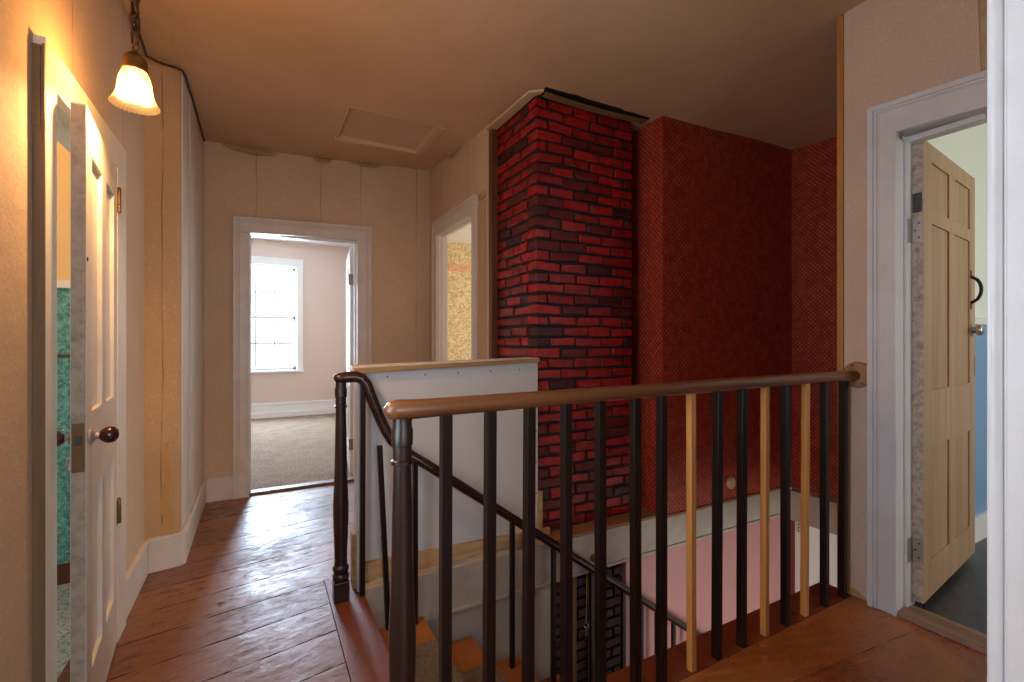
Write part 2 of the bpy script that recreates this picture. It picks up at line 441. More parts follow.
# ------------------------------------------------------------------ heights
CP = [(-.34, 3.89, 2.535), (1.3, 3.85, 2.605), (-.33, 2.87, 2.525), (-.49, 2.83, 2.515), (1.3, 2.7, 2.53), (2.17, 2.06, 2.515),
      (3.5, 2.06, 2.565), (3.5, 1.74, 2.53), (2.32, 1.1, 2.61), (2.32, .6, 2.62), (-.5, 1.5, 2.52), (1.3, 2.1, 2.50), (2.0, 2.1, 2.50),
      (.8, 1.2, 2.56), (.5, 3.0, 2.55), (-.5, 0, 2.55), (1.0, 3.2, 2.56)]
def zc(x, y):
    sw = sz = 0
    for a, b, z in CP:
        w = 1 / ((x - a) ** 2 + (y - b) ** 2 + .01) ** 1.5; sw += w; sz += w * z
    return sz / sw

# ------------------------------------------------------------------ SETTING: hall
ZT = 2.72
LO = (1.64, 2.235, 0, 1.78)      # left door opening (Y0,Y1,z0,z1)
wall('wall_left', 'X', -.535, -.49, -3.0, 2.86, -.05, ZT, [(.36, 1.10, .72, 2.12), LO], M['paper_left'])
BO = (-.067, .69, 0, 1.93)
wall('wall_back', 'Y', 3.89, 3.96, -.56, 1.37, -.05, ZT, [BO], M['paper_back'])
FO = (2.93, 3.66, 0, 2.0)
wall('wall_side', 'X', 1.30, 1.336, 2.70, 3.89, -.05, ZT, [FO], M['paper_x'])
RO = (.27, .925, 0, 1.967)
wall('wall_right', 'X', 2.32, 2.385, .05, 1.13, -.05, ZT, [(RO[0], RO[1], 0, 2.0)], M['paper_right'])
# boxed-out chase on the left wall, rounded outer corner
poly = [(-.50, 2.831)]
cxr, cyr, rr = -.386, 2.905, .034
poly.append((-.409, 2.862))
for a in (-75, -50, -25, 0): poly.append((cxr + rr * math.cos(R_(a)), cyr + rr * math.sin(R_(a))))
poly += [(-.352, 3.9), (-.56, 3.9), (-.56, 2.831)]
b = MB(); b.slab('Z', poly, -.02, ZT)
struct(b, 'wall_chase', M['paper_bump'])
# the paler board pair facing the hall on the chase, with its open crack
b = MB(); b.box(-.353, -.346, 2.905, 3.15, .17, 2.515); b.box(-.353, -.342, 3.165, 3.885, .17, 2.53)
struct(b, 'trim_1', M['trim'], 'pale boards with an open crack on the boxed-out corner by the left wall', 'wall boards', .002)
# glue stain down the chase where the paper was torn
b = MB()
vs = []
NG = 13
for i in range(NG):
    f = 1 - i / NG; z = .17 + i * .038
    xm = -.408 + .006 * math.sin(i * 1.1)
    hw_ = (.004 + .018 * f ** .6) * (1 + .25 * math.sin(i * 2.3))
    for x in (xm - hw_, xm + hw_ * .9):
        y = 2.831 + (x + .50) * (.031 / .091) if x < -.409 else 2.862 + (x + .409) * .155
        vs.append((x, y - .0022, z))
b.add(vs, [(2 * i, 2 * i + 1, 2 * i + 3, 2 * i + 2) for i in range(NG - 1)])
gl = b.build('torn_paper_patch', M['plaster_glue'], bpy.data.objects['wall_chase'])
md = gl.modifiers.new('t', 'SOLIDIFY'); md.thickness = .0015

# ceiling: sagging old plaster, one grid mesh, with thickness, open over the hatch
HX0, HX1, HY0, HY1 = .485, 1.035, 2.955, 3.44
def grid_ceiling():
    mb = MB()
    xs = [-.6, -.3, 0, .25, HX0, .75, HX1, 1.2, 1.4, 1.7, 2.0, 2.3, 2.6, 3.0, 3.3, 3.6]
    ys = [-.2, .1, .4, .8, 1.1, 1.4, 1.7, 2.0, 2.2, 2.45, 2.7, HY0, 3.2, HY1, 3.7, 3.97]
    idx = {}
    vs = []; fs = []
    for i, x in enumerate(xs):
        for j, y in enumerate(ys):
            idx[i, j] = len(vs); vs.append((x, y, zc(x, y)))
    n = len(vs)
    vs += [(x, y, z + .03) for x, y, z in vs]
    for i in range(len(xs) - 1):
        for j in range(len(ys) - 1):
            if HX0 <= xs[i] < HX1 - 1e-6 and HY0 <= ys[j] < HY1 - 1e-6: continue
            q = (idx[i, j], idx[i + 1, j], idx[i + 1, j + 1], idx[i, j + 1])
            fs.append(q); fs.append(tuple(a + n for a in q))
    mb.add(vs, fs, True)
    me = bpy.data.meshes.new('ceiling'); me.from_pydata([tuple(v) for v in mb.v], [], mb.f)
    me.materials.append(M['ceiling']); me.shade_smooth()
    o = bpy.data.objects.new('ceiling', me); COL.objects.link(o); o['kind'] = 'structure'
    return o
grid_ceiling()
# loft hatch
h = thing('loft_hatch', ((HX0 + HX1) / 2, (HY0 + HY1) / 2, 2.56), 0, 'square board loft hatch recessed in the stained ceiling before the far doorway', 'hatch')
b = MB(); b.box(HX0 - .02, HX1 + .02, HY0 - .02, HY1 + .02, 2.575, 2.62); b.build('panel', M['hatch'], h)
def zz4(x, y): return zc(x, y) + .001
b = MB()
for (x0, x1, y0, y1, t) in ((HX0 - .03, HX1 + .055, HY1, HY1 + .05, .014), (HX1, HX1 + .05, HY0 - .03, HY1, .014), (HX0 - .012, HX0, HY0, HY1, .004), (HX0, HX1, HY0 - .012, HY0, .003)):
    vs = [(x, y, zz4(x, y) - d) for d in (t, -.05) for y in (y0, y1) for x in (x0, x1)]
    b.add(vs, [(0, 2, 3, 1), (4, 5, 7, 6), (0, 1, 5, 4), (2, 6, 7, 3), (0, 4, 6, 2), (1, 3, 7, 5)])
b.build('frame', M['ceiling'], h, .003)

# hall floor with the stair opening
SX = .41      # left edge of the well
SYN = 1.23    # near edge of the well
SYF = 2.16
b = MB()
b.box(-.56, .265, -3.05, 3.97, -.06, 0)
b.box(.265, SX, SYF + .2, 3.97, -.06, 0); b.box(SX, 1.37, SYF + .1, 3.97, -.06, 0)
b.cur = 1
b.box(.265, 2.385, -3.05, 1.092, -.06, 0)
b.cur = 2
b.box(.268, SX, 1.096, SYF + .2, -.06, .003); b.box(SX, 2.33, 1.096, SYN, -.06, -.002)
struct(b, 'floor', [M['floor'], M['floor_near'], M['floor_edge']])
# baseboards
b = MB(); b.box(-.49, -.476, .2, 1.555, 0, .15); b.box(-.49, -.474, 2.36, 2.832, 0, .15); b.box(-.49, -.470, 2.36, 2.83, .15, .165)
struct(b, 'baseboard_left', M['trim'], None, None, .002)
b = MB(); b.slab('Z', [(-.50, 2.818), (-.349, 2.848), (-.330, 2.866), (-.330, 3.885), (-.354, 3.885), (-.354, 2.871), (-.50, 2.84)], 0, .15)
b.slab('Z', [(-.50, 2.813), (-.346, 2.843), (-.325, 2.864), (-.325, 3.885), (-.354, 3.885), (-.354, 2.871), (-.50, 2.84)], .15, .165)
struct(b, 'baseboard_chase', M['trim'], None, None, .002)
b = MB(); b.box(-.335, -.165, 3.872, 3.892, 0, .165); b.box(.80, 1.3, 3.874, 3.892, 0, .15)
struct(b, 'baseboard_back', M['trim'], None, None, .003)

# ---- casings
def casing(name, axis, face, sgn, o, w, t, mat, label, band=True, top=None, slope=0, extra=None, w2=None, headw=None):
    """flat boards with a raised outer band around an opening; face = wall plane, sgn = side it stands out on"""
    u0, u1, z0, z1 = o; w2 = w2 or w; hw = headw or w
    mb = MB(); a0, a1 = face, face + sgn * t; a2 = face + sgn * (t + .010); a3 = face + sgn * (t * .6)
    zl, zr = z1 - slope / 2, z1 + slope / 2
    mb.slab(axis, [(u0 - w, 0), (u0, 0), (u0, zl), (u0 - w, zl)], a0, a1)
    mb.slab(axis, [(u1, 0), (u1 + w2, 0), (u1 + w2, zr), (u1, zr)], a0, a1)
    mb.slab(axis, [(u0 - w, zl), (u1 + w2, zr), (u1 + w2, zr + hw), (u0 - w, zl + hw)], a0, a1)
    if band:
        e = .018
        mb.slab(axis, [(u0 - w - .004, 0), (u0 - w + e, 0), (u0 - w + e, zl + hw - e), (u0 - w - .004, zl + hw + .004)], a0, a2)
        mb.slab(axis, [(u1 + w2 + .004, 0), (u1 + w2 - e, 0), (u1 + w2 - e, zr + hw - e), (u1 + w2 + .004, zr + hw + .004)], a0, a2)
        mb.slab(axis, [(u0 - w - .004, zl + hw + .004), (u0 - w + e, zl + hw - e), (u1 + w2 - e, zr + hw - e), (u1 + w2 + .004, zr + hw + .004)], a0, a2)
        for (p, q, hgt) in ((.018, .030, .0055), (.030, .036, .0025)):
            mb.slab(axis, [(u0 - w + p, 0), (u0 - w + q, 0), (u0 - w + q, zl + hw - q), (u0 - w + p, zl + hw - p)], a0, face + sgn * (t + hgt))
            mb.slab(axis, [(u1 + w2 - p, 0), (u1 + w2 - q, 0), (u1 + w2 - q, zr + hw - q), (u1 + w2 - p, zr + hw - p)], a0, face + sgn * (t + hgt))
            mb.slab(axis, [(u0 - w + p, zl + hw - p), (u0 - w + q, zl + hw - q), (u1 + w2 - q, zr + hw - q), (u1 + w2 - p, zr + hw - p)], a0, face + sgn * (t + hgt))
        # inner bead
        mb.slab(axis, [(u0 - .012, 0), (u0 + .0015, 0), (u0 + .0015, zl - .0015), (u0 - .012, zl)], a0, face + sgn * (t + .004))
        mb.slab(axis, [(u1 - .0015, 0), (u1 + .012, 0), (u1 + .012, zr), (u1 - .0015, zr - .0015)], a0, face + sgn * (t + .004))
        mb.slab(axis, [(u0 - .012, zl - .0015), (u1 + .012, zr - .0015), (u1 + .012, zr + .012), (u0 - .012, zl + .012)], a0, face + sgn * (t + .004))
    if extra: extra(mb)
    return struct(mb, name, mat, label, 'door casing', .002)
def jamb(name, axis, a0, a1, o, mat, t=.02, stop=.012, label=None, slope=0):
    u0, u1, z0, z1 = o; mb = MB()
    mb.slab(axis, [(u0 - t, 0), (u0, 0), (u0, z1), (u0 - t, z1)], a0, a1)
    mb.slab(axis, [(u1, 0), (u1 + t, 0), (u1 + t, z1), (u1, z1)], a0, a1)
    mb.slab(axis, [(u0 - t, z1 - slope / 2), (u1 + t, z1 + slope / 2), (u1 + t, z1 + t + slope / 2), (u0 - t, z1 + t)], a0, a1)
    am = (a0 + a1) / 2; s2 = (a1 - a0) * .2
    mb.slab(axis, [(u0, 0), (u0 + stop, 0), (u0 + stop, z1 - stop), (u0, z1)], am - s2, am + s2)
    mb.slab(axis, [(u1 - stop, 0), (u1, 0), (u1, z1), (u1 - stop, z1 - stop)], am - s2, am + s2)
    mb.slab(axis, [(u0, z1 - stop), (u1, z1 - stop), (u1, z1 + .01), (u0, z1 + .01)], am - s2, am + s2)
    return struct(mb, name, mat, label, 'door jamb', .0015)

# left door casing: plain boards, near edge bare brown wood
def left_extra(mb):
    pass
mb = MB()
mb.box(-.49, -.466, LO[0] - .075, LO[0], 0, LO[3] + .105)
mb.box(-.49, -.466, LO[1], LO[1] + .125, 0, LO[3])
mb.box(-.49, -.466, LO[0] - .0, LO[1] + .125, LO[3], LO[3] + .105)
struct(mb, 'trim_2', M['doorwhite'], 'cream-painted casing boards around the half-open white door under the lamp', 'door casing', .002)
mb = MB(); mb.box(-.489, -.4665, LO[0] - .079, LO[0] - .0745, 0, LO[3] - .10); mb.box(-.492, -.474, LO[0] - .081, LO[0] - .0745, LO[3] - .12, LO[3] + .08); mb.box(-.472, -.4665, LO[0] - .080, LO[0] - .0745, LO[3] - .13, LO[3] + .085)
mb.build('bare_edge', M['casing_side'], bpy.data.objects['trim_2'])['label'] = 'bare brown unpainted edge of the casing'
jamb('trim_3', 'X', -.577, -.4905, LO, M['doorwhite'], .02, .012, 'painted door lining inside the cream casing on the left wall')
casing('trim_4', 'Y', 3.89, -1, BO, .095, .022, M['trim'], 'painted casing around the open doorway at the far end of the hall', True, None, .032, None, .105, .105)
jamb('trim_5', 'Y', 3.8905, 4.03, BO, M['white'], .02, .012, 'white lining of the far doorway leading to the carpeted room', .03)
casing('trim_6', 'X', 1.30, -1, FO, .05, .022, M['trim'], 'narrow casing of the side doorway next to the brick chimney', True, None, 0, None, .09, .115)
jamb('trim_7', 'X', 1.3005, 1.376, FO, M['white'], .02, .012, 'white lining of the side doorway showing floral wallpaper')
casing('trim_8', 'X', 2.32, -1, RO, .10, .026, M['trim_cool'], 'wide white moulded casing around the tan door at the balustrade end', True, None, .06, None, .096, .125)
jamb('trim_9', 'X', 2.3205, 2.46, RO, M['trim_cool'], .02, .012, 'white lining of the doorway holding the stripped pine door', .06)
# sill under right doorway
mb = MB(); mb.slab('Y', [(2.296, 0), (2.306, .020), (2.38, .026), (2.415, .022), (2.415, 0)], RO[0], RO[1] + .0)
o = struct(mb, 'trim_10', M['sill'], 'worn brown wooden threshold in front of the dark grey floor', 'threshold', .004)
# bare corner strip at the wall end, stained board beside the chimney
mb = MB(); mb.box(2.312, 2.36, 1.131, 1.156, 0, 2.60)
struct(mb, 'trim_11', M['orange_strip'], 'bare orange wooden corner strip between red wallpaper and beige wall', 'corner strip', .002)
mb = MB(); mb.box(1.295, 1.338, 2.655, 2.70, 0, 2.52)
struct(mb, 'trim_12', M['brownboard'], 'dark brown upright board between the beige wall and brick chimney', 'trim board', .002)
mb = MB(); mb.box(1.296, 1.300, 2.74, 2.905, .0, 2.05)
struct(mb, 'trim_13', wood('bare_lath', (.50, .33, .19), (.42, .26, .14), 2, .6), 'bare pinkish wall strip beside the casing of the side doorway', 'wall strip')

# peeling paper flaps on the back wall under the ceiling
def flap(x, z, w, hgt, curl, plane, axis, mat):
    mb = MB(); n = 6; vs = []
    for i in range(n + 1):
        t = i / n
        for j in range(4):
            s = j / 3
            u = x + w * (t - .5) * (1 - .25 * s); zz_ = z - hgt * s * (.5 + .5 * math.sin(PI * t)); d = curl * (math.sin(PI * t) * s ** 1.4 + .03)
            vs.append((u, plane - d, zz_) if axis == 'Y' else (plane - d, u, zz_))
    fs = []
    for i in range(n):
        for j in range(3):
            a = i * 4 + j; fs.append((a, a + 4, a + 5, a + 1))
    mb.add(vs, fs, True)
    return mb
wb = bpy.data.objects['wall_back']
for x, z, w, hh, c in ((-.05, 2.55, .42, .075, .075), (.43, 2.555, .16, .055, .05), (.75, 2.575, .3, .045, .04)):
    o = flap(x, z, w, hh, c, 3.888, 'Y', None).build('peeling_paper', M['paper_torn'], wb)
    md = o.modifiers.new('t', 'SOLIDIFY'); md.thickness = .0015
ws = bpy.data.objects['wall_side']
o = flap(3.28, 2.56, .3, .05, .025, 1.298, 'X', None).build('peeling_paper', M['paper_torn'], ws); md = o.modifiers.new('t', 'SOLIDIFY'); md.thickness = .0015
o = flap(2.80, 2.11, .13, .05, .02, 1.294, 'X', None).build('peeling_paper', M['paper_torn'], ws); md = o.modifiers.new('t', 'SOLIDIFY'); md.thickness = .0015
o = flap(.655, 2.42, .06, .5, .012, 2.318, 'X', None).build('peeling_paper', M['paper_torn'], bpy.data.objects['wall_right']); md = o.modifiers.new('t', 'SOLIDIFY'); md.thickness = .0015

b = MB(); b.add([(2.3185, 1.04, .003), (2.3185, 1.11, .003), (2.3185, 1.115, .022), (2.3185, 1.09, .034), (2.3185, 1.06, .018)], [(0, 1, 2, 3, 4)])
o = b.build('torn_paper_patch', M['plaster_glue'], bpy.data.objects['wall_right']); md = o.modifiers.new('t', 'SOLIDIFY'); md.thickness = .001
# ---- near wall piece and casing beside the camera
XP = .643
mb = MB(); mb.box(XP + .02, 2.33, .04, .165, 0, ZT); mb.box(-.49, -.40, .04, .165, 0, ZT); mb.box(-.40, XP + .02, .04, .165, 2.2, ZT)
struct(mb, 'wall_near', M['paper_right'])
mb = MB(); mb.box(XP, XP + .02, -.03, .17, 0, 2.2); mb.box(XP + .002, XP + .115, .168, .1815, 0, 2.3); mb.box(XP + .004, XP + .115, -.05, -.028, 0, 2.3)
mb.tube([(XP + .003, .1775, 0), (XP + .003, .1775, 2.2)], .0062, 14)
struct(mb, 'trim_14', M['trim_cool'], 'tall white beaded door casing closest to the viewer, cut by the picture edge', 'door casing', .0015)

# room behind the viewer
wall('wall_front', 'Y', -3.07, -3.0, -.56, 2.4, -.05, ZT, [(-.42, .55, .65, 2.25), (1.25, 2.15, .65, 2.25)], M['paper_right'])
wall('wall_front_side', 'X', 2.32, 2.385, -3.0, .05, -.05, ZT, [], M['paper_right'])
mb = MB(); mb.box(-.6, 2.45, -3.1, -.2, 2.56, 2.6); struct(mb, 'ceiling_front', M['whiteceil'])

# ------------------------------------------------------------------ other rooms
# left room
LX = -2.3
mb = MB()
wall('wall_left_room_inner', 'X', -.575, -.535, 1.28, 2.9, -.05, 2.5, [LO], M['cream'])
def twotone(name, axis, a0, a1, u0, u1, zsplit, z1, low, high, opens=[]):
    # lower and upper finishes as two boxes of one wall
    mb = MB(); 
    for (za, zb, ci) in ((-.05, zsplit, 0), (zsplit, z1, 1)):
        mb.cur = ci
        us = u0
        segs = []
        for (oa, ob, oz0, oz1) in sorted(opens):
            segs.append((us, oa, za, zb)); segs.append((oa, ob, za, min(zb, max(za, oz0)))); segs.append((oa, ob, max(za, min(zb, oz1)), zb)); us = ob
        segs.append((us, u1, za, zb))
        for ua, ub, p, q in segs:
            if ub - ua > 1e-4 and q - p > 1e-4:
                if axis == 'X': mb.box(a0, a1, ua, ub, p, q)
                else: mb.box(ua, ub, a0, a1, p, q)
    return struct(mb, name, [low, high])
twotone('wall_left_room_far', 'Y', 2.88, 2.95, LX - .06, -.535, 1.385, 2.5, M['teal'], M['cream'])
twotone('wall_left_room_near', 'Y', 1.28, 1.34, LX - .06, -.535, 1.385, 2.5, M['teal'], M['cream'])
twotone('wall_left_room_side', 'X', LX - .06, LX, 1.28, 2.88, 1.385, 2.5, M['teal'], M['cream'], [(1.5, 2.4, .7, 2.1)])
mb = MB(); mb.box(LX, -.575, 2.868, 2.882, 1.375, 1.41); struct(mb, 'trim_15', M['white'], 'white dado rail above the teal wallpaper', 'dado rail')
mb = MB(); mb.box(LX, -.575, 2.862, 2.882, 0, .10); struct(mb, 'baseboard_left_room', M['brownboard'])
mb = MB(); mb.box(LX, -.575, 2.872, 2.882, 1.055, 1.068); struct(mb, 'shade_line', M['brownboard'], 'thin dark strip standing for a line of shade on the teal wallpaper', 'strip')  # line of shade on this wall, put in as a dark strip
mb = MB(); mb.box(LX - .1, -.545, 1.25, 2.95, -.06, .012); struct(mb, 'floor_left_room', M['carpet_left'])
mb = MB(); mb.box(-.585, -.535, LO[0], LO[1], -.03, .016); struct(mb, 'trim_17', M['brownboard'], 'brown floor sill under the half-open white door', 'threshold')
mb = MB(); mb.box(LX - .1, -.53, 1.25, 3.0, 2.42, 2.47); struct(mb, 'ceiling_left_room', M['whiteceil'])
# back room
BX0, BX1, BYF = -2.2, 1.36, 7.65
WB = (-.355, .50, .70, 2.24)
wall('wall_back_room_near', 'Y', 3.96, 4.02, BX0 - .06, BX1 + .06, -.05, 2.72, [BO], M['pinkwall'])
wall('wall_back_room_far', 'Y', BYF, BYF + .12, BX0 - .06, BX1 + .1, -.05, 2.8, [WB], M['pinkwall'])
wall('wall_back_room_left', 'X', BX0 - .08, BX0, 3.96, BYF + .1, -.05, 2.8, [(4.9, 5.9, .7, 2.25), (6.4, 7.2, .7, 2.25)], M['pinkwall'])
wall('wall_back_room_right', 'X', BX1, BX1 + .06, 4.02, BYF + .1, -.05, 2.8, [], M['pinkwall'])
mb = MB(); mb.box(BX0 - .1, BX1 + .1, 3.975, BYF + .1, -.06, .014); struct(mb, 'floor_back_room', M['carpet_back'])
mb = MB(); mb.box(BO[0], BO[1], 3.90, 3.98, -.02, .018); struct(mb, 'trim_18', M['sill'], 'brown wooden threshold where floorboards meet the beige carpet', 'threshold', .003)
mb = MB(); mb.box(BX0 - .1, BX1 + .1, 3.9, BYF + .1, 2.60, 2.66); struct(mb, 'ceiling_back_room', M['whiteceil'])
mb = MB(); mb.box(BX0, BX1, BYF - .02, BYF, 0, .20); mb.box(BX0, BX1, BYF - .028, BYF, .20, .225); mb.box(BX0, BX1, BYF - .045, BYF - .02, 0, .09)
struct(mb, 'baseboard_back_room', M['white'], None, None, .003)
# floral room
FX1, FY1 = 4.4, 6.06
wall('wall_floral_inner', 'X', 1.336, 1.372, 2.72, FY1, -.05, 2.72, [FO], M['floral'])
wall('wall_floral_far', 'Y', FY1, FY1 + .08, 1.37, FX1 + .08, -.05, 2.72, [], M['floral'])
wall('wall_floral_side', 'X', FX1, FX1 + .08, 2.7, FY1 + .08, -.05, 2.72, [(3.9, 5.3, .6, 2.2)], M['floral'])
wall('wall_floral_near', 'Y', 2.72, 2.78, 1.37, FX1 + .08, -.05, 2.72, [], M['floral'])
mb = MB(); mb.box(1.385, FX1 + .1, 2.7, FY1 + .1, -.06, .012); struct(mb, 'floor_floral_room', M['carpet_back'])
mb = MB(); mb.box(1.37, FX1 + .1, 2.7, FY1 + .1, 2.50, 2.55); struct(mb, 'ceiling_floral_room', M['whiteceil'])
# right room
QX, QY0, QY1 = 5.2, -1.8, 1.055
wall('wall_right_room_inner', 'X', 2.385, 2.445, QY0, QY1 + .02, -.05, 2.72, [(RO[0], RO[1], 0, 2.0)], M['mint'])
twotone('wall_right_room_far', 'Y', QY1, QY1 + .035, 2.385, QX + .06, 1.235, 2.72, M['blue'], M['mint'])
twotone('wall_right_room_side', 'X', QX, QX + .06, QY0, QY1, 1.235, 2.72, M['blue'], M['mint'])
twotone('wall_right_room_near', 'Y', QY0 - .06, QY0, 2.385, QX + .06, 1.235, 2.72, M['blue'], M['mint'], [(2.9, 4.4, .7, 2.2)])
mb = MB(); mb.box(2.445, QX, QY1 - .012, QY1 + .002, 1.225, 1.262); mb.box(2.445, QX, QY1 - .018, QY1 + .002, 1.255, 1.265); struct(mb, 'trim_19', M['white'], 'white chair rail between mint and blue wall behind the tan door', 'chair rail')
mb = MB(); mb.box(2.445, QX, QY1 - .016, QY1, 0, .13); mb.box(2.445, QX, QY1 - .024, QY1, .13, .15); struct(mb, 'baseboard_right_room', M['white'], None, None, .003)
mb = MB(); mb.box(2.40, QX + .06, QY0 - .06, QY1 + .02, -.06, .010); struct(mb, 'floor_right_room', M['floor_right'])
mb = MB(); mb.box(2.385, QX + .06, QY0 - .06, QY1 + .03, 2.62, 2.66); struct(mb, 'ceiling_right_room', M['whiteceil'])

# ------------------------------------------------------------------ stairwell shell
mb = MB(); mb.box(2.17, 3.58, 2.06, 2.12, .045, ZT); mb.box(2.17, 2.20, 2.12, 2.46, .045, ZT)
o = struct(mb, 'wall_red', M['red_y'])
# the return faces the other way: give its own pattern
mb = MB(); mb.box(2.166, 2.1705, 2.0605, 2.45, .05, ZT); struct(mb, 'wall_red_return', M['red_x'])
mb = MB(); mb.box(3.50, 3.56, 1.08, 2.06, .0, ZT); struct(mb, 'wall_red_end', M['red_x'])
mb = MB(); mb.box(2.37, 3.56, 1.092, 1.13, -.08, ZT); struct(mb, 'wall_red_near', M['red_y'])
mb = MB(); mb.box(2.045, 2.2, 2.46, 2.75, -2.6, ZT); struct(mb, 'wall_gap', M['mortar'])  # back of the recess, its deep shade painted on as black
# beam / fascia round the well
mb = MB(); mb.box(SX, 3.51, 2.085, 2.17, -.15, .05); mb.box(1.40, 2.25, 2.10, 2.50, .0, .045)
mb.box(SX, 3.51, 2.075, 2.10, -.165, -.148); mb.box(3.47, 3.51, 1.1, 2.10, -.20, .02)
struct(mb, 'trim_20', M['fascia'], 'grey-white painted beam around the stairwell below the red walls', 'beam', .003)
mb = MB(); mb.box(1.33, 2.30, 2.078, 2.40, .048, .066); struct(mb, 'trim_21', M['oakledge'], 'brown wooden ledge at the foot of the brick chimney', 'ledge', .003)
mb = MB(); mb.box(2.165, 3.51, 2.050, 2.075, .045, .060); mb.box(3.488, 3.51, 1.1, 2.06, .028, .045); struct(mb, 'trim_22', M['oakledge'], 'thin brown lip under the red wallpaper', 'trim')
# walls below the landing
mb = MB(); mb.box(.30, 1.385, 2.115, 2.2, -2.6, -.15); struct(mb, 'wall_stair_far', M['lowwall'])
mb = MB(); mb.box(1.93, 3.56, 2.122, 2.18, -2.6, -.15); struct(mb, 'wall_pink', M['pinklow'])
mb = MB(); mb.box(3.50, 3.56, -1.9, 2.09, -2.6, -.12); struct(mb, 'wall_lower_end', M['whitelow'])
mb = MB(); mb.box(.30, 2.0, 1.17, 1.235, -2.6, -.055); struct(mb, 'wall_stair_near', M['lowwall'])
mb = MB(); mb.box(.24, .30, -1.9, 2.2, -2.6, -.055); struct(mb, 'wall_lower_left', M['lowwall'])
wall('wall_lower_front', 'Y', -1.96, -1.9, .24, 3.56, -2.6, -.06, [(1.2, 2.8, -2.0, -.3)], M['whitelow'])
mb = MB(); mb.box(.24, 3.6, -1.96, 2.2, -2.66, -2.6); struct(mb, 'floor_lower', M['floor_near'])
mb = MB(); mb.box(.24, 3.56, -1.96, 1.09, -.12, -.062); struct(mb, 'ceiling_lower', M['whiteceil'])
mb = MB(); mb.box(2.3, 3.56, 1.05, 1.13, -.2, -.06); struct(mb, 'wall_well_near', M['whitelow'])
mb = MB(); mb.box(3.478, 3.50, 2.025, 2.075, -2.6, -.2); struct(mb, 'trim_23', M['darkred'], 'dark red upright strip in the corner below the beam', 'strip')
# unseen slab added above all rooms to keep sky light from leaking in
mb = MB(); mb.box(-2.8, 5.8, -3.5, 8.2, 2.80, 2.9); struct(mb, 'light_block_slab', M['light_block_slab'])
for nm, bx in (('wall_outer', (-2.9, -2.4, -3.2, .19)),):
    pass
mb = MB(); mb.box(-40, 40, 8, 80, -3.2, -3.1); mb.box(-40, -3, -40, 8, -3.2, -3.1); mb.box(6, 40, -40, 8, -3.2, -3.1); mb.box(-3, 6, -40, -3.6, -3.2, -3.1); struct(mb, 'ground', M['ground'])

# ------------------------------------------------------------------ windows
def window(name, axis, face, o, sgn, label, cols=3, rows=2, case=.075):
    """double-hung sash window; face = inner wall plane; sgn = direction towards the room"""
    u0, u1, z0, z1 = o
    fr = MB(); a0 = face; 
    fr.slab(axis, [(u0 - case, z0), (u0, z0), (u0, z1), (u0 - case, z1)], face, face + sgn * .022)
    fr.slab(axis, [(u1, z0), (u1 + case, z0), (u1 + case, z1), (u1, z1)], face, face + sgn * .022)
    fr.slab(axis, [(u0 - case - .004, z1), (u1 + case + .004, z1), (u1 + case + .004, z1 + .11), (u0 - case - .004, z1 + .11)], face, face + sgn * .026)
    d0, d1 = face + sgn * .004, face - sgn * .10
    for ua, ub in ((u0, u0 + .02), (u1 - .02, u1)): fr.slab(axis, [(ua, z0), (ub, z0), (ub, z1), (ua, z1)], d0, d1)
    fr.slab(axis, [(u0, z1 - .02), (u1, z1 - .02), (u1, z1), (u0, z1)], d0, d1)
    root = struct(fr, name, M['white'], label, 'window', .002)
    si = MB(); si.slab(axis, [(u0 - case - .01, z0 - .03), (u1 + case + .01, z0 - .03), (u1 + case + .01, z0), (u0 - case - .01, z0)], face - sgn * .10, face + sgn * .045)
    si.build('window_sill', M['white'], root, .003)
    zm = (z0 + z1) / 2
    for (za, zb, dep) in ((z0, zm + .02, .045), (zm - .02, z1 - .015, .078)):
        sa = MB(); p0, p1 = face - sgn * dep, face - sgn * (dep + .03); st = .038
        ua, ub = u0 + .02, u1 - .02
        sa.slab(axis, [(ua, za), (ua + st, za), (ua + st, zb), (ua, zb)], p0, p1); sa.slab(axis, [(ub - st, za), (ub, za), (ub, zb), (ub - st, zb)], p0, p1)
        sa.slab(axis, [(ua, za), (ub, za), (ub, za + st), (ua, za + st)], p0, p1); sa.slab(axis, [(ua, zb - st), (ub, zb - st), (ub, zb), (ua, zb)], p0, p1)
        mw = .011
        for c in range(1, cols):
            uc = ua + st + (ub - ua - 2 * st) * c / cols
            sa.slab(axis, [(uc - mw, za + st), (uc + mw, za + st), (uc + mw, zb - st), (uc - mw, zb - st)], p0, p1)
        for r in range(1, rows):
            zr = za + st + (zb - za - 2 * st) * r / rows
            sa.slab(axis, [(ua + st, zr - mw), (ub - st, zr - mw), (ub - st, zr + mw), (ua + st, zr + mw)], p0, p1)
        so = sa.build('sash', M['white'], root)
        g = MB(); pm = (p0 + p1) / 2
        g.slab(axis, [(ua + st * .5, za + st * .5), (ub - st * .5, za + st * .5), (ub - st * .5, zb - st * .5), (ua + st * .5, zb - st * .5)], pm - .0015, pm + .0015)
        g.build('pane', M['glass'], so)
    return root
window('window_1', 'Y', BYF, WB, -1, 'bright white sash window seen through the far doorway', 3, 2, .075)
window('window_2', 'X', -.49, (.36, 1.10, .72, 2.12), 1, 'white sash window in the left wall beside the viewer', 3, 2, .06)
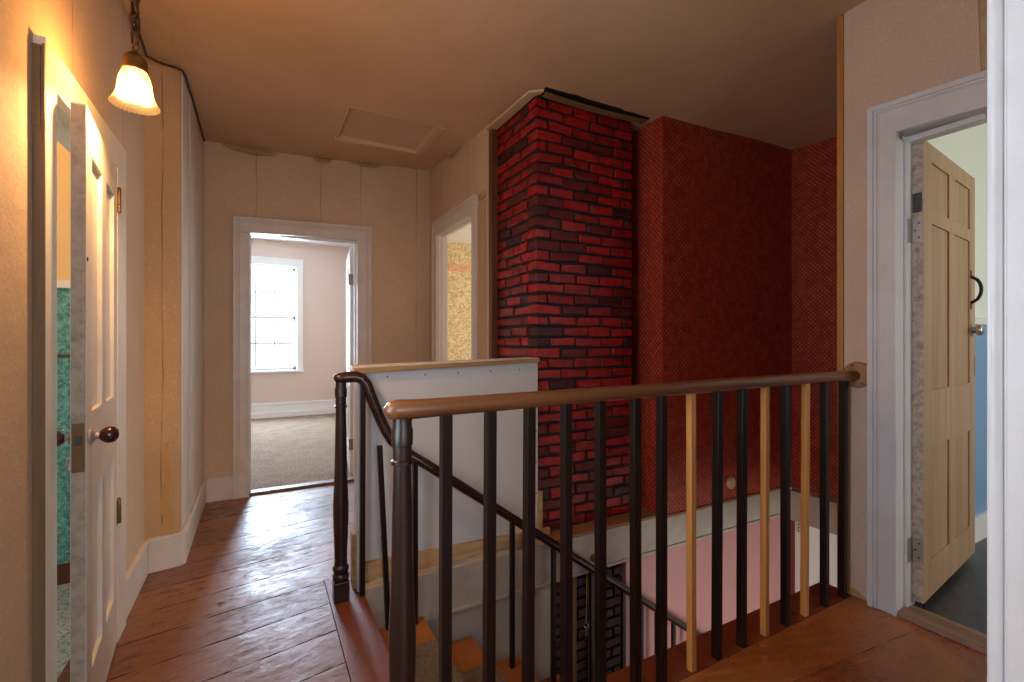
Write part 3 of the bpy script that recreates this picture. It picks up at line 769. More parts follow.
WINS = [('X', BX0, (4.9, 5.9, .7, 2.25), 1), ('X', BX0, (6.4, 7.2, .7, 2.25), 1),
        ('X', FX1, (3.9, 5.3, .6, 2.2), -1), ('Y', QY0, (2.9, 4.4, .7, 2.2), 1), ('X', LX, (1.5, 2.4, .7, 2.1), 1),
        ('Y', -3.0, (-.42, .55, .65, 2.25), 1), ('Y', -3.0, (1.25, 2.15, .65, 2.25), 1), ('Y', -1.9, (1.2, 2.8, -2.0, -.3), 1)]

# ------------------------------------------------------------------ doors
def leaf(root, W, H, T, z0, cols, rowsz, mats, side=.36):
    """panelled leaf in local coords: X 0..W from the hinge, Y 0..T thickness, Z z0..z0+H. cols: panel x-ranges, rowsz: panel z-ranges"""
    fr = MB()
    zs = sorted(rowsz); xs = sorted(cols)
    fr.box(0, xs[0][0], 0, T, z0, z0 + H); fr.box(xs[-1][1], W, 0, T, z0, z0 + H)
    zc_ = [(z0, zs[0][0])] + [(zs[i][1], zs[i + 1][0]) for i in range(len(zs) - 1)] + [(zs[-1][1], z0 + H)]
    for a, b_ in zc_: fr.box(xs[0][0], xs[-1][1], 0, T, a, b_)
    for i in range(len(xs) - 1):
        for a, b_ in zs: fr.box(xs[i][1], xs[i + 1][0], 0, T, a, b_)
    f = fr.build('stiles_and_rails', mats[0], root, .0015, world=False)
    for a, b_ in zs:
        for x0, x1 in xs:
            p = MB(); p.box(x0 - .002, x1 + .002, T * side, T * (1 - side), a - .002, b_ + .002)
            p.build('panel', mats[1], root, 0, world=False)
    return f
# door_1: white four-panel door, ajar on the left wall, hinged at the far jamb
th = R_(5.6)
# local +X runs from hinge to free edge; local +Y is the hall side
ang1 = math.atan2(-math.cos(th), math.sin(th))
d1 = thing('door_1', (-.499, 2.229, .012), ang1, 'cream-white four-panel door standing ajar under the lit lamp', 'door', None, 'structure')
W1 = .588
leaf(d1, W1, 1.755, .032, .0, [(.085, .255), (.335, .505)], [(.19, .70), (.92, 1.64)], [M['doorwhite'], M['doorwhite']])
b = MB(); b.box(W1 - .0005, W1 + .001, .001, .031, .002, 1.75); e = b.build('bare_edge', M['edge_bare'], d1, 0, world=False); e['label'] = 'scuffed bare latch edge'
def ring_tube(mb, c, r, rt, ax, n=20):
    c = Vector(c); ax = Vector(ax).normalized(); a = ax.cross(Vector((0, 0, 1)) if abs(ax.z) < .9 else Vector((1, 0, 0))).normalized(); q = ax.cross(a)
    mb.tube([c + a * r * math.cos(2 * PI * i / n) + q * r * math.sin(2 * PI * i / n) for i in range(n)], rt, 8, False, True)
    return mb
def knobset(root, x, y, z, dy, mat, r=.024, shank=.020, rosr=.024):
    s = 1 if dy > 0 else -1
    k = MB(); k.lathe((x, y, z), [(.012, shank), (.016, shank + .004), (r * .9, shank + .012), (r, shank + .02), (r * .9, shank + .032), (r * .55, shank + .040), (.002, shank + .042)], 20, (0, s, 0))
    ko = k.build('door_knob', mat, root, 0, world=False)
    k = MB(); k.lathe((x, y, z), [(rosr, 0), (rosr, .003), (rosr * .6, .008), (.0095, .012), (.0085, shank), (.012, shank + .004)], 20, (0, s, 0))
    k.build('shank', M['oldmetal'], ko, 0, world=False)
    return ko
kz = .852
knobset(d1, W1 - .058, .032, kz, 1, M['knob']); knobset(d1, W1 - .058, 0, kz, -1, M['knob'])
b = MB(); b.box(W1 + .0008, W1 + .0025, .003, .029, kz - .085, kz + .045); lp = b.build('latch_plate', M['chainm'], d1, .0006, world=False)
b = MB(); b.box(W1 + .002, W1 + .009, .009, .023, kz - .012, kz + .012); b.build('latch_bolt', M['screwm'], lp, .001, world=False)
b = MB(); ring_tube(b, (W1 - .012, -.006, kz - .065), .018, .0025, (0, 1, 0)); b.build('keyhole_ring', M['steel'], d1, 0, world=False)
for hz in (.48, 1.645):
    b = MB()
    b.lathe((-.006, .036, hz - .045), [(.007, 0), (.007, .028)], 10); b.lathe((-.006, .036, hz - .015), [(.007, 0), (.007, .03)], 10); b.lathe((-.006, .036, hz + .017), [(.007, 0), (.007, .028), (.003, .034)], 10)
    b.box(-.004, .018, .0305, .0335, hz - .045, hz + .045)
    b.build('hinge', M['brass'], d1, 0, world=False)
b = MB(); b.lathe((W1 - .008, .0315, 1.34), [(.006, 0), (.006, .003)], 10, (0, 1, 0)); b.build('screw', M['screwm'], d1, 0, world=False)

# door_2: stripped pine six-panel door, open into the right-hand room
dx, dy = 3.25 - 2.409, .967 - .875
a2 = math.atan2(dy, dx)
d2 = thing('door_2', (2.409, .875, .045), a2, 'stripped pine six-panel door standing open beyond the balustrade end', 'door', None, 'structure')
W2 = .828; H2 = 1.92
leaf(d2, W2, H2, .042, 0, [(.105, .368), (.465, .728)], [(.155, .635), (.875, 1.585), (1.645, 1.845)], [M['tan'], M['tan_dark']], .17)
b = MB(); b.box(-.0016, .0002, .001, .041, .002, H2 - .004); e = b.build('hinge_edge', M['edge_chipped'], d2, 0, world=False); e['label'] = 'hinge edge with flaking pale paint'
for hz in (.215, 1.545):
    b = MB(); b.box(-.0042, -.0015, .002, .039, hz - .05, hz + .05); b.box(-.040, -.004, .0385, .041, hz - .05, hz + .05)
    for q in range(3): b.lathe((-.006, .044, hz - .05 + q * .034), [(.007, 0), (.007, .031)], 10)
    ho = b.build('hinge', M['oldmetal'], d2, .0008, world=False)
    b = MB()
    for q in (-.03, 0, .03): b.lathe((-.0042, .019 + (.008 if q == 0 else -.004), hz + q), [(.004, 0), (.004, .0012)], 8, (-1, 0, 0))
    b.build('screw', M['screwm'], ho, 0, world=False)
b = MB(); b.box(-.0040, -.0017, .006, .036, 1.62, 1.70); b.build('old_mortise', M['screwm'], d2, 0, world=False)['label'] = 'dark empty hinge mortise'
# pull handle (D-shaped) on the room face near the free edge
b = MB(); xh = W2 - .082
HZ = 1.41
pts = [(xh, -.001, HZ)]
for i in range(11):
    t = i / 10; a = PI * t
    pts.append((xh, -.006 - .032 * math.sin(a) ** .55, HZ - .005 - .125 * t))
pts.append((xh, -.001, HZ - .135))
b.tube(pts, [.006] + [.0075] * 11 + [.006], 10); b.box(xh - .011, xh + .011, -.003, 0, HZ - .01, HZ + .03); b.box(xh - .011, xh + .011, -.003, 0, HZ - .165, HZ - .125)
ph = b.build('pull_handle', M['iron'], d2, 0, world=False)
k = MB(); k.lathe((W2 - .075, 0, 1.14), [(.030, 0), (.030, .005), (.016, .008), (.015, .014), (.026, .020), (.029, .028), (.027, .040), (.018, .046), (.002, .047)], 22, (0, -1, 0))
k.build('door_knob', M['steel'], d2, 0, world=False)
b = MB(); b.box(W2 - .022, W2 + .002, -.0025, .0, .91, 1.01); b.build('strike_plate', M['oldmetal'], d2, .0006, world=False)

# door_3: white leaf opened into the carpeted back room
a3 = math.atan2(.72, .085)
d3 = thing('door_3', (.692, 4.03, .02), a3, 'white door opened back into the carpeted room beyond the far doorway', 'door', None, 'structure')
leaf(d3, .74, 1.89, .034, 0, [(.10, .33), (.42, .64)], [(.2, .72), (.95, 1.76)], [M['white'], M['white']])
for hz in (.25, 1.62):
    b = MB(); b.lathe((-.005, .036, hz - .045), [(.006, 0), (.006, .09)], 10); b.box(-.0025, 0, .003, .03, hz - .045, hz + .045); b.build('hinge', M['oldmetal'], d3, 0, world=False)

# ------------------------------------------------------------------ half wall beside the stairs
hw = thing('half_wall', (.40, 2.2, 0), 0, 'white board-faced half wall with wooden cap beside the stairs, before the chimney', 'half wall')
b = MB(); b.slab('Y', [(.405, .12), (1.336, .09), (1.336, 1.024), (.405, 1.0)], 2.165, 2.25); b.build('board', M['panel'], hw, .002)
b = MB(); b.slab('Y', [(.362, .996), (1.334, 1.021), (1.334, 1.040), (.362, 1.017)], 2.150, 2.275); b.build('cap', M['capwhite'], hw, .003)
b = MB(); b.slab('Y', [(.370, .985), (1.334, 1.017), (1.334, 1.036), (.370, 1.010)], 2.140, 2.152); b.build('cap_edge', M['capwood'], hw, .002)['label'] = 'worn brown front edge of the cap'
b = MB(); b.box(.386, .405, 2.168, 2.25, .0, .995); b.build('end_board', M['trim'], hw, .002)
b = MB()
# ragged raw pine strip below the board
n = 24; vs = []
for i in range(n + 1):
    x = .40 + (1.40 - .40) * i / n
    top = .135 - .03 * i / n; bot = .055 - .01 * i / n + random.uniform(-.012, .012)
    for y in (2.140, 2.166):
        vs.append((x, y, top)); vs.append((x, y, bot))
fs = []
for i in range(n):
    a = i * 4; c = a + 4
    fs += [(a, c, c + 1, a + 1), (a + 2, a + 3, c + 3, c + 2), (a, a + 2, c + 2, c), (a + 1, c + 1, c + 3, a + 3)]
fs += [(0, 1, 3, 2), (n * 4, n * 4 + 2, n * 4 + 3, n * 4 + 1)]
b.add(vs, fs); b.build('raw_strip', M['rawwood'], hw)['label'] = 'ragged bare pine strip along the foot'
b = MB(); b.box(.372, .400, 2.20, 2.262, 0, .25); b.build('corner_block', M['rawwood'], hw, .002)
b = MB(); b.box(1.335, 1.358, 2.150, 2.178, .067, .31); b.build('corner_block', M['rawwood'], hw, .002)
for i, x in enumerate((.52, .70, .87, 1.05, 1.22)):
    b = MB(); b.lathe((x, 2.165, .965 + .012 * i / 4), [(.004, 0), (.004, .0012)], 8, (0, -1, 0)); b.build('screw', M['screwm'], hw)
for i in range(4):
    b = MB(); b.lathe((1.325, 2.165, .30 + i * .17), [(.004, 0), (.004, .0012)], 8, (0, -1, 0)); b.build('screw', M['screwm'], hw)

# ------------------------------------------------------------------ chimney
CX0, CX1, CY0, CY1 = 1.338, 2.035, 2.185, 2.70
ch = thing('brick_chimney', ((CX0 + CX1) / 2, CY0, -2.6), 0, 'tall red-painted brick chimney with black mortar joints in the stair corner', 'chimney')
b = MB(); b.box(CX0 + .008, CX1 - .008, CY0 + .008, CY1, -2.6, 2.495); b.build('mortar_core', M['mortar'], ch)
def brick(mb, x0, x1, y0, y1, z0, z1):
    j = lambda s=.0035: random.uniform(-s, s) * 1.7
    mb.cur = random.choices([0, 1, 2, 3], [4, 4, 3, 1.2])[0]
    P = [[x, y, z] for z in (z0, z1) for y in (y0, y1) for x in (x0, x1)]
    for p in P: p[0] += j(.0025); p[1] += j(.0025); p[2] += j(.0035)
    mb.add(P, [(0, 2, 3, 1), (4, 5, 7, 6), (0, 1, 5, 4), (2, 6, 7, 3), (0, 4, 6, 2), (1, 3, 7, 5)])
CH = .0605; BL = .182; MO = .0150
b = MB(); r = 0; z = .072
while z < 2.47:
    x = CX0; first = BL if r % 2 == 0 else BL * .5
    first += random.uniform(-.012, .012)
    w = first
    while x < CX1 - .02:
        x1 = min(x + w, CX1)
        if CX1 - x1 < .045: x1 = CX1
        brick(b, x + (0 if x == CX0 else 0), x1 - (MO if x1 < CX1 else 0), CY0 + random.uniform(-.003, .003), CY0 + (.09 if x == CX0 else .06), z, z + CH - MO)
        x = x1; w = BL + random.uniform(-.014, .014)
    y = CY0 + (.09 + MO if r % 2 == 0 else BL); y += random.uniform(-.008, .008)
    if r % 2: # corner stretcher seen from the side
        brick(b, CX0, CX0 + .07, CY0 + .085, y - MO, z, z + CH - MO)
    while y < CY1 - .02:
        y1 = min(y + (BL + random.uniform(-.014, .014)), CY1)
        brick(b, CX0 + random.uniform(-.003, .003), CX0 + .06, y, y1 - MO, z, z + CH - MO)
        y = y1
    x = CX1
    y = CY0 + .09 + MO
    while y < CY1 - .02:
        y1 = min(y + BL, CY1); brick(b, CX1 - .06, CX1, y, y1 - MO, z, z + CH - MO); y = y1
    z += CH; r += 1
b.build('brickwork', BR, ch, .0085, seg=3)
b = MB(); z = -2.58; r = 0
while z < -.17:
    x = CX0 - .01; w = BL if r % 2 == 0 else BL * .5
    while x < 1.95:
        x1 = min(x + w, 1.95); b.cur = random.choice([0, 1, 2])
        b.box(x, x1 - MO, CY0 - .02, CY0 + .03, z, z + CH - MO); x = x1; w = BL + random.uniform(-.01, .01)
    z += CH; r += 1
lb = b.build('lower_brickwork', DB, ch, .005); lb['label'] = 'dark unpainted bricks below the floor level'
# rough ceiling trim round its top
cb = MB()
def tilted(mb, p0, p1, w, t, tilt):
    p0, p1 = Vector(p0), Vector(p1); d = (p1 - p0); L_ = d.length; d.normalize()
    up = Vector((0, 0, 1)); s = d.cross(up).normalized(); q = Matrix.Rotation(tilt, 3, d) @ s; n = d.cross(q)
    mb.obox((p0 + p1) / 2, (L_, w, t), Matrix((d, q, n)).transposed())
cb.slab('Z', [(1.268, 2.70), (1.282, 2.70), (1.334, 2.66), (1.334, 2.185), (1.352, 2.165), (1.352, 2.125), (1.285, 2.175)], 2.478, 2.494)
tag(cb.build('ceiling_batten', M['battenwood'], None, .002), 'pale wooden batten under the ceiling along the short side of the brick chimney', 'batten')
cb = MB()
n = 14; vs = []
for i in range(n + 1):
    x = 1.37 + (2.09 - 1.37) * i / n; sag = -.012 * math.sin(PI * i / n * .9)
    for (yy, zz_) in ((2.135, .022), (2.172, .012), (2.174, .018), (2.138, .028)):
        vs.append((x, yy - .01 * i / n, 2.462 + sag + zz_ + .012 * i / n))
fs = [(0, 1, 2, 3), (n * 4 + 3, n * 4 + 2, n * 4 + 1, n * 4)]
for i in range(n):
    for k in range(4): a = i * 4 + k; c = i * 4 + (k + 1) % 4; fs.append((a, a + 4, c + 4, c))
cb.add(vs, fs)
tag(cb.build('ceiling_lath', M['brownlath'], None, .001), 'bowed loose lath under the dark ceiling gap across the chimney front', 'lath')
cb = MB(); n = 16; vs = []
for i in range(n + 1):
    x = 1.36 + (2.12 - 1.36) * i / n
    y0 = 2.115 + random.uniform(-.006, .006)
    vs += [(x, y0, zc(x, y0) - .004), (x, 2.19, zc(x, 2.19) - .006), (x, 2.19, zc(x, 2.19) + .02), (x, y0, zc(x, y0) + .02)]
fs = [(0, 1, 2, 3), (n * 4 + 3, n * 4 + 2, n * 4 + 1, n * 4)]
for i in range(n):
    for k in range(4): a = i * 4 + k; c = i * 4 + (k + 1) % 4; fs.append((a, a + 4, c + 4, c))
cb.add(vs, fs); struct(cb, 'gap_shade_strip', M['mortar'], 'ragged black strip standing for the shaded ceiling gap above the brick chimney', 'ceiling gap')  # solid strip; the gap's darkness is put into its colour

# ------------------------------------------------------------------ staircase
st = thing('staircase', (SX, 1.65, 0), 0, 'orange-edged wooden stairs going down beside the half wall', 'stairs')
NT = 12
def zt(k): return -.14 - .182 * k
def xn(k): return .665 + .256 * k
for k in range(NT):
    b = MB(); b.box(xn(k) - .256 - .03, xn(k), 1.236, 2.113, zt(k) - .03, zt(k)); b.build('tread', M['tread'], st, .004)
for k in range(NT + 1):
    zt0 = 0 if k == 0 else zt(k - 1); xr = SX if k == 0 else xn(k - 1)
    b = MB(); b.box(xr - .035, xr - .012, 1.236, 2.113, zt(k) if k < NT else -2.6, zt0 - (.06 if k == 0 else .03)); b.build('riser', M['riser'], st)
# thin moulding line on the stringer wall
rn = MB()
def rpath():
    pts = [(SX - .009, -.065)]
    for k in range(NT - 1):
        x0 = (SX if k == 0 else xn(k - 1)) - .006
        pts += [(x0, zt(k) + .006), (xn(k) + .004, zt(k) + .006), (xn(k) + .006, zt(k) - .02), (xn(k) - .006, zt(k) - .036)]
    return pts
pp = rpath(); vs = []
for x, z in pp: vs += [(x, 1.30, z), (x, 1.885, z)]
rn.add(vs, [(2 * i, 2 * i + 1, 2 * i + 3, 2 * i + 2) for i in range(len(pp) - 1)])
ro = rn.build('stair_runner', M['runner']); md = ro.modifiers.new('t', 'SOLIDIFY'); md.thickness = .006; md.offset = 0
tag(ro, 'brown speckled carpet runner laid down the stair treads', 'stair carpet')

# ------------------------------------------------------------------ landing balustrade
def newel_parts(root, x, y, zb, ztop, withbase=True):
    k = ztop - zb
    b = MB(); b.box(x - .032, x + .032, y - .032, y + .032, zb, zb + .09); bo = b.build('base_block', M['newel'], root, .005)
    b = MB(); b.lathe((x, y, zb), [(.029, .09), (.034, .098), (.034, .112), (.029, .12), (.030, .128), (.034, .136), (.034, .146), (.028, .153), (.0265, .165), (.027, .22), (.031, .33), (.0325, .42),
        (.0265, .56), (.0238, .72), (.0212, k - .115), (.0212, k - .112), (.0262, k - .110), (.0262, k - .102), (.0222, k - .099), (.0222, k - .066), (.0252, k - .064), (.0256, k - .028), (.0228, k - .022), (.0228, k)], 24)
    b.build('newel_post', M['newel'], root)
BZ = .965
ba = thing('balustrade', (.30, 1.11, 0), 0, 'long landing balustrade with brown handrail along the near edge of the stairwell', 'balustrade')
newel_parts(ba, .302, 1.11, 0, .945)
b = MB()
pts = [(.257, 1.108, BZ + .0), (.262, 1.108, BZ), (.270, 1.109, BZ), (.288, 1.11, BZ), (.33, 1.11, BZ - .001), (.42, 1.11, BZ)]
for i in range(1, 25): pts.append((.42 + (2.318 - .42) * i / 24, 1.11 - (.030 * (i / 24) ** 14), BZ + .013 * i / 24))
rad = [.004, .012, .0205, .0250, .0240, .0230] + [.0230 - .0005 * i / 24 for i in range(1, 25)]
b.tube(pts, rad, 18, True, False, (1.12, 1.0)); b.build('handrail', M['rail'], ba)
b = MB(); b.lathe((2.3195, 1.073, BZ + .017), [(.057, 0), (.057, .009), (.053, .0145), (.030, .016)], 32, (-1, 0, 0)); ros = b.build('rosette', M['rosette'], ba)
b = MB()
for q in (65, 240):
    b = MB(); b.lathe((2.305, 1.073 + .044 * math.cos(R_(q)), BZ + .017 + .044 * math.sin(R_(q))), [(.004, 0), (.004, .003)], 8, (-1, 0, 0))
    b.build('screw_hole', M['hole'], ros)
BX = [.411, .533, .653, .784, .91, 1.052, 1.165, 1.307, 1.436, 1.575, 1.713, 1.848, 1.979, 2.127, 2.270]
for i, x in enumerate(BX):
    pale = i in (7, 10, 12)
    s = .0135 if not pale else .012
    topz = BZ - .02 + .013 * (x - .42) / 1.9; yt = 1.11
    lx = random.uniform(-.006, .006)
    b = MB()
    vs = [(x + sx * s + (lx if zz_ else 0), (yt if zz_ else 1.112) + sy * s, topz if zz_ else -.002) for zz_ in (0, 1) for sy in (-1, 1) for sx in (-1, 1)]
    b.add(vs, [(0, 2, 3, 1), (4, 5, 7, 6), (0, 1, 5, 4), (2, 6, 7, 3), (0, 4, 6, 2), (1, 3, 7, 5)])
    o = b.build('baluster', M['pine'] if pale else M['dark'], ba, .002)
    if pale: o['label'] = 'pale unpainted pine baluster'

# stair handrail with swan neck
sr = thing('stair_railing', (.312, 2.14, 0), 0, 'dark swan-necked stair handrail descending beside the half wall from the farther newel', 'stair railing')
newel_parts(sr, .312, 2.14, 0, .95)
G = [(.282, 2.14, .966), (.288, 2.14, .967), (.300, 2.14, .968), (.335, 2.14, .971), (.375, 2.135, .972), (.400, 2.13, .962), (.420, 2.125, .935), (.437, 2.12, .885), (.455, 2.117, .835), (.475, 2.112, .782), (.498, 2.108, .73),
     (.525, 2.10, .682), (.56, 2.096, .645), (.610, 2.076, .607), (.67, 2.058, .566), (.733, 2.047, .520)]
for i in range(1, 9): t = i / 8; G.append((.733 + (3.1 - .733) * t, 2.045, .520 - .733 * (3.1 - .733) * t))
rad = [.006, .017, .025, .027, .027] + [.0255] * 11 + [.024] * 8
b = MB(); b.tube(G, rad, 16, True, False, (1.0, .92)); b.build('handrail', M['darkrail'], sr)
def hz_(x):
    for p, q in zip(G, G[1:]):
        if p[0] <= x <= q[0]: return p[2] + (q[2] - p[2]) * (x - p[0]) / (q[0] - p[0])
    return .5
def bal(x0, y0, z0, x1, y1, z1, s=.011):
    b = MB(); vs = [(x + sx * s, y + sy * s, z) for (x, y, z) in ((x0, y0, z0), (x1, y1, z1)) for sy in (-1, 1) for sx in (-1, 1)]
    b.add(vs, [(0, 2, 3, 1), (4, 5, 7, 6), (0, 1, 5, 4), (2, 6, 7, 3), (0, 4, 6, 2), (1, 3, 7, 5)])
    return b.build('baluster', M['dark'], sr, .0015)
bal(.400, 2.13, 0, .403, 2.13, .955)
o = bal(.500, 2.065, zt(0), .464, 2.075, .67); o['label'] = 'loose leaning baluster short of the handrail'
for k, xs_ in ((0, (.622,)), (1, (.88,)), (2, (1.125,)), (3, (1.375,)), (4, (1.63,)), (5, (1.86, 2.0)), (6, (2.13, 2.27)), (7, (2.42,)), (8, (2.66,)), (9, (2.92,))):
    for x in xs_:
        if x == .88: continue
        bal(x * .988, 2.045, zt(k), x * .988, 2.045, hz_(x * .988) - .012)

# ------------------------------------------------------------------ small things
# old wooden rosette on the red wall
b = MB(); b.lathe((2.796, 2.0595, .172), [(.040, 0), (.040, .012), (.033, .018), (.030, .016), (.026, .022), (.002, .023)], 24, (0, -1, 0))
tag(b.build('wall_rosette', M['battenwood']), 'small round wooden rosette on the red wallpaper just above the beam', 'rosette')
# uprights and pull cord below the beam
pc = thing('pull_cord', (1.61, 2.11, -.15), 0, 'thin pale pull cord hanging below the stairwell beam in front of dark bricks', 'pull cord')
b = MB(); b.tube([(1.628, 2.11, -.15), (1.626, 2.11, -.3), (1.622, 2.11, -.46)], .0028, 8); b.build('cord', M['pine'], pc)
b = MB(); ring_tube(b, (1.622, 2.11, -.477), .016, .003, (1, .3, 0)); b.tube([(1.622, 2.11, -.485), (1.620, 2.11, -.52), (1.624, 2.11, -.545)], [.005, .009, .003], 8); b.build('fob', M['steel'], pc)
b = MB(); b.lathe((1.655, 2.086, -.092), [(.022, 0), (.022, .01), (.012, .016), (.002, .017)], 18, (0, -1, 0)); b.build('cord_hook', M['brass'], pc)
b = MB(); b.box(1.545, 1.575, 2.135, 2.160, -2.6, -.15); tag(b.build('wooden_upright', M['rosette'], None, .002), 'thin brown upright in front of the lower bricks, nearer the white plaster', 'upright')
b = MB(); b.box(1.675, 1.728, 2.130, 2.160, -2.6, -.15); tag(b.build('wooden_upright', M['rosette'], None, .002), 'wider brown upright in front of the lower bricks, behind the pull cord', 'upright')
b = MB(); b.box(3.474, 3.50, 1.955, 2.02, -2.6, -.2); tag(b.build('trim_25', M['white']), 'narrow white upright trim next to the dark red strip under the beam', 'trim', None, 'structure')
b = MB(); b.box(3.469, 3.4745, 1.992, 1.997, -.262, -.208); b.box(3.462, 3.4745, 1.974, 1.997, -.213, -.208); b.box(3.462, 3.4745, 1.978, 1.997, -.237, -.233); b.box(3.466, 3.4745, 1.968, 2.0, -.266, -.262)
tag(b.build('wall_bracket', M['oldmetal']), 'tiny dark bracket on the white upright below the beam', 'bracket')
# flake on the floor
b = MB(); b.add([(-.16, 2.37, .001), (-.135, 2.365, .001), (-.14, 2.385, .001), (-.158, 2.384, .001), (-.15, 2.375, .012), (-.142, 2.372, .009)],
                [(0, 1, 2, 3), (0, 1, 5, 4), (1, 2, 5), (2, 3, 4, 5), (3, 0, 4)])
tag(b.build('plaster_flake', M['chip']), 'small pale plaster flake lying on the worn floorboards', 'plaster flake')
# cable along the ceiling
pts = [(-.32, 1.735, 2.50), (-.36, 1.85, 2.498), (-.42, 2.1, 2.495), (-.465, 2.5, 2.492), (-.476, 2.79, 2.494), (-.45, 2.822, 2.498), (-.42, 2.842, 2.500), (-.376, 2.855, 2.503), (-.346, 2.882, 2.506),
       (-.339, 2.94, 2.508), (-.337, 3.1, 2.512), (-.336, 3.4, 2.517), (-.338, 3.86, 2.52)]
b = MB(); b.tube(pts, .006, 8); tag(b.build('ceiling_cable', M['cablem']), 'dark electric cable running from the lamp along the ceiling edge', 'cable')

# pendant lamp
LX_, LY_ = -.320, 1.72
pl = thing('pendant_lamp', (LX_, LY_, 2.51), 0, 'lit bell-shaped frosted glass lamp hanging on a bronze chain', 'lamp')
ZB = 1.980     # top of the shade holder
b_ch = MB(); z = ZB + .02; i = 0
while z < 2.49:
    pts = []
    for k in range(16):
        t = 2 * PI * k / 16; u = .0115 * math.cos(t); v = (.012 if math.sin(t) > 0 else -.012) + .0138 * math.sin(t)
        pts.append((LX_ + u * .7, LY_ + (u if i % 2 else -u) * .7, z + .0225 + v))
    b_ch.tube(pts, .0034, 8, False, True); z += .0415; i += 1
b_ch.build('chain', M['chainm'], pl)
b = MB(); b.tube([(LX_ + .007 * math.sin(q * 1.3), LY_ + .009 * math.cos(q * 1.1), ZB - .005 + q * .02) for q in range(28)], .003, 8); b.build('lamp_wire', M['cablem'], pl)
b = MB(); b.lathe((LX_, LY_, 2.490), [(.05, .034), (.048, .020), (.03, .006), (.006, 0)], 24); b.build('ceiling_rose', M['brass'], pl)
b = MB(); b.lathe((LX_, LY_, ZB - .064), [(.031, 0), (.0325, .004), (.030, .010), (.030, .030), (.026, .042), (.016, .052), (.006, .058), (.005, .066)], 24); cup = b.build('shade_holder', M['brass'], pl)
b = MB(); ring_tube(b, (LX_, LY_, ZB + .008), .010, .003, (1, 1, 0)); b.build('loop', M['brass'], cup)
# bell shade, ribbed, beaded rim
b = MB(); NR = 256; prof = [(.0285, 0), (.0300, -.008), (.0350, -.018), (.0395, -.030), (.0420, -.044), (.0432, -.058), (.0450, -.072), (.0482, -.086), (.0535, -.099), (.0595, -.110), (.0640, -.1150)]
vs = []; fs = []; ZS = ZB - .055
for j, (r, dz0) in enumerate(prof):
    for k in range(NR):
        t = 2 * PI * k / NR; amp = .0005 * min(1, j / 2); rk = r + amp * math.cos(64 * t)
        dz = -.0014 * (math.cos(32 * t)) if j == len(prof) - 1 else 0
        vs.append((LX_ + .93 * rk * math.cos(t), LY_ + .93 * rk * math.sin(t), ZS + .93 * dz0 + dz))
for j in range(len(prof) - 1):
    for k in range(NR): fs.append((j * NR + k, j * NR + (k + 1) % NR, (j + 1) * NR + (k + 1) % NR, (j + 1) * NR + k))
b.add(vs, fs, True); so = b.build('lamp_shade', M['shade'], pl)
b = MB(); b.lathe((LX_, LY_, ZS - .098), [(.002, -.002), (.014, .003), (.0225, .016), (.0235, .028), (.019, .042), (.012, .056), (.010, .085)], 20); b.build('bulb', M['bulb'], pl)

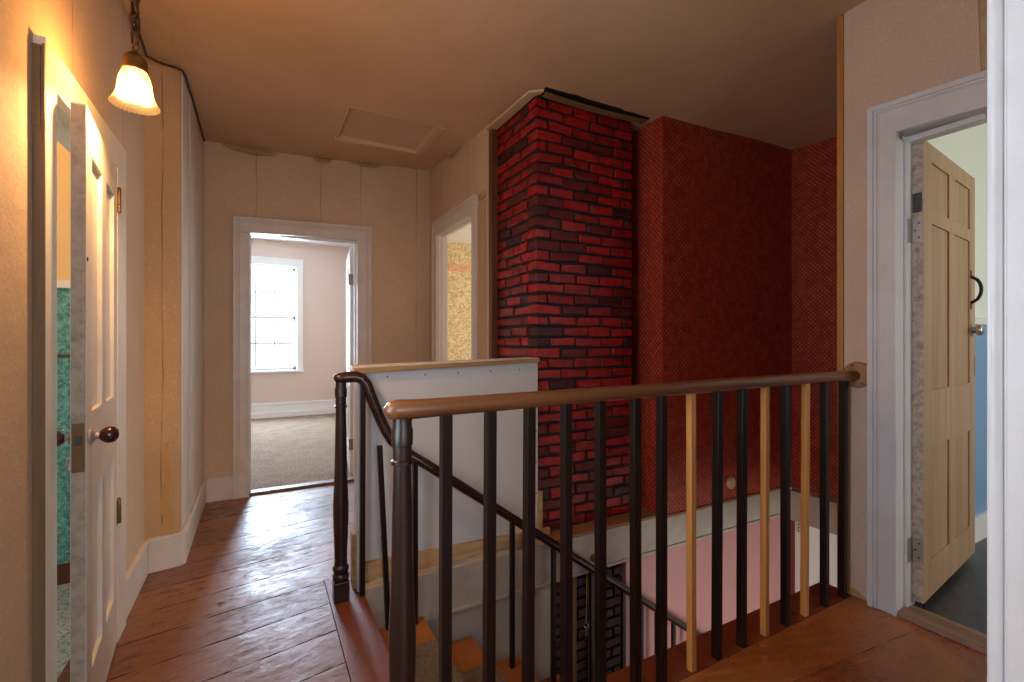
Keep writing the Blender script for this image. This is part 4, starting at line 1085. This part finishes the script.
# ------------------------------------------------------------------ lights
def area(name, loc, rot, sx, sy, power, col):
    l = bpy.data.lights.new(name, 'AREA'); l.shape = 'RECTANGLE'; l.size = sx; l.size_y = sy; l.energy = power; l.color = col
    o = bpy.data.objects.new(name, l); COL.objects.link(o); o.location = loc; o.rotation_euler = rot
    return o
DAY = (.72, .86, 1.0)
def win_light(axis, face, o, sgn, power, col=DAY, name='window_daylight'):
    u0, u1, z0, z1 = o; uc, zc_ = (u0 + u1) / 2, (z0 + z1) / 2; d = face - sgn * .16
    if axis == 'X': loc = (d, uc, zc_); rot = (R_(90), 0, R_(-90) if sgn > 0 else R_(90))
    else: loc = (uc, d, zc_); rot = (R_(90), 0, R_(180) if sgn < 0 else 0)
    # area lights shine along local -Z
    if axis == 'Y': rot = (R_(-90) if sgn < 0 else R_(90), 0, 0)
    else: rot = (0, R_(-90) if sgn > 0 else R_(90), 0)
    sx, sy = (u1 - u0, z1 - z0)
    if axis == 'X': sx, sy = z1 - z0, u1 - u0
    return area(name, loc, rot, sx, sy, power, col)
PW = dict(back=270, backside=5, floral=60, right=32, left=15, front=36, lower=60, hall=30)
win_light('Y', BYF, WB, -1, PW['back'], (.60, .78, 1.0))
win_light(*WINS[0], PW['backside']); win_light(*WINS[1], PW['backside'])
win_light(*WINS[2], PW['floral'], (1, .96, .88)); win_light(*WINS[3], PW['right'], (1, .97, .93)); win_light(*WINS[4], PW['left'])
win_light(*WINS[5], PW['front']); win_light(*WINS[6], PW['front']); win_light(*WINS[7], PW['lower'], (.88, .96, 1))
win_light('X', -.49, (.36, 1.10, .72, 2.12), 1, PW['hall'])
pt = bpy.data.lights.new('lamp_bulb_light', 'POINT'); pt.energy = 34; pt.color = (1.0, .56, .22); pt.shadow_soft_size = .02
po = bpy.data.objects.new('lamp_bulb_light', pt); COL.objects.link(po); po.location = (LX_, LY_, ZS - .072)

p2 = bpy.data.lights.new('left_room_lamp', 'POINT'); p2.energy = 8; p2.color = (1.0, .62, .28); p2.shadow_soft_size = .06
q2 = bpy.data.objects.new('left_room_lamp', p2); COL.objects.link(q2); q2.location = (-1.1, 2.1, 2.1)
w = bpy.data.worlds.new('sky'); scn.world = w; w.use_nodes = True
bg = w.node_tree.nodes['Background']; bg.inputs[0].default_value = (.86, .93, 1, 1); bg.inputs[1].default_value = 1.6

# ------------------------------------------------------------------ camera
cam = bpy.data.cameras.new('camera'); co = bpy.data.objects.new('camera', cam); COL.objects.link(co)
cam.sensor_width = 36; cam.lens = 36 * 465 / 1024; cam.clip_start = .02
co.location = (0, 0, 1.13); co.rotation_euler = (R_(90), 0, R_(-28.5))
scn.camera = co
scn.view_settings.view_transform = 'Standard'; scn.view_settings.look = 'None'
scn.view_settings.exposure = 0.12; scn.view_settings.gamma = 1.0; scn.view_settings.use_curve_mapping = False
scn.cycles.use_denoising = True
scn.cycles.max_bounces = 10; scn.cycles.diffuse_bounces = 6; scn.cycles.transparent_max_bounces = 12
scn.cycles.sample_clamp_indirect = 6
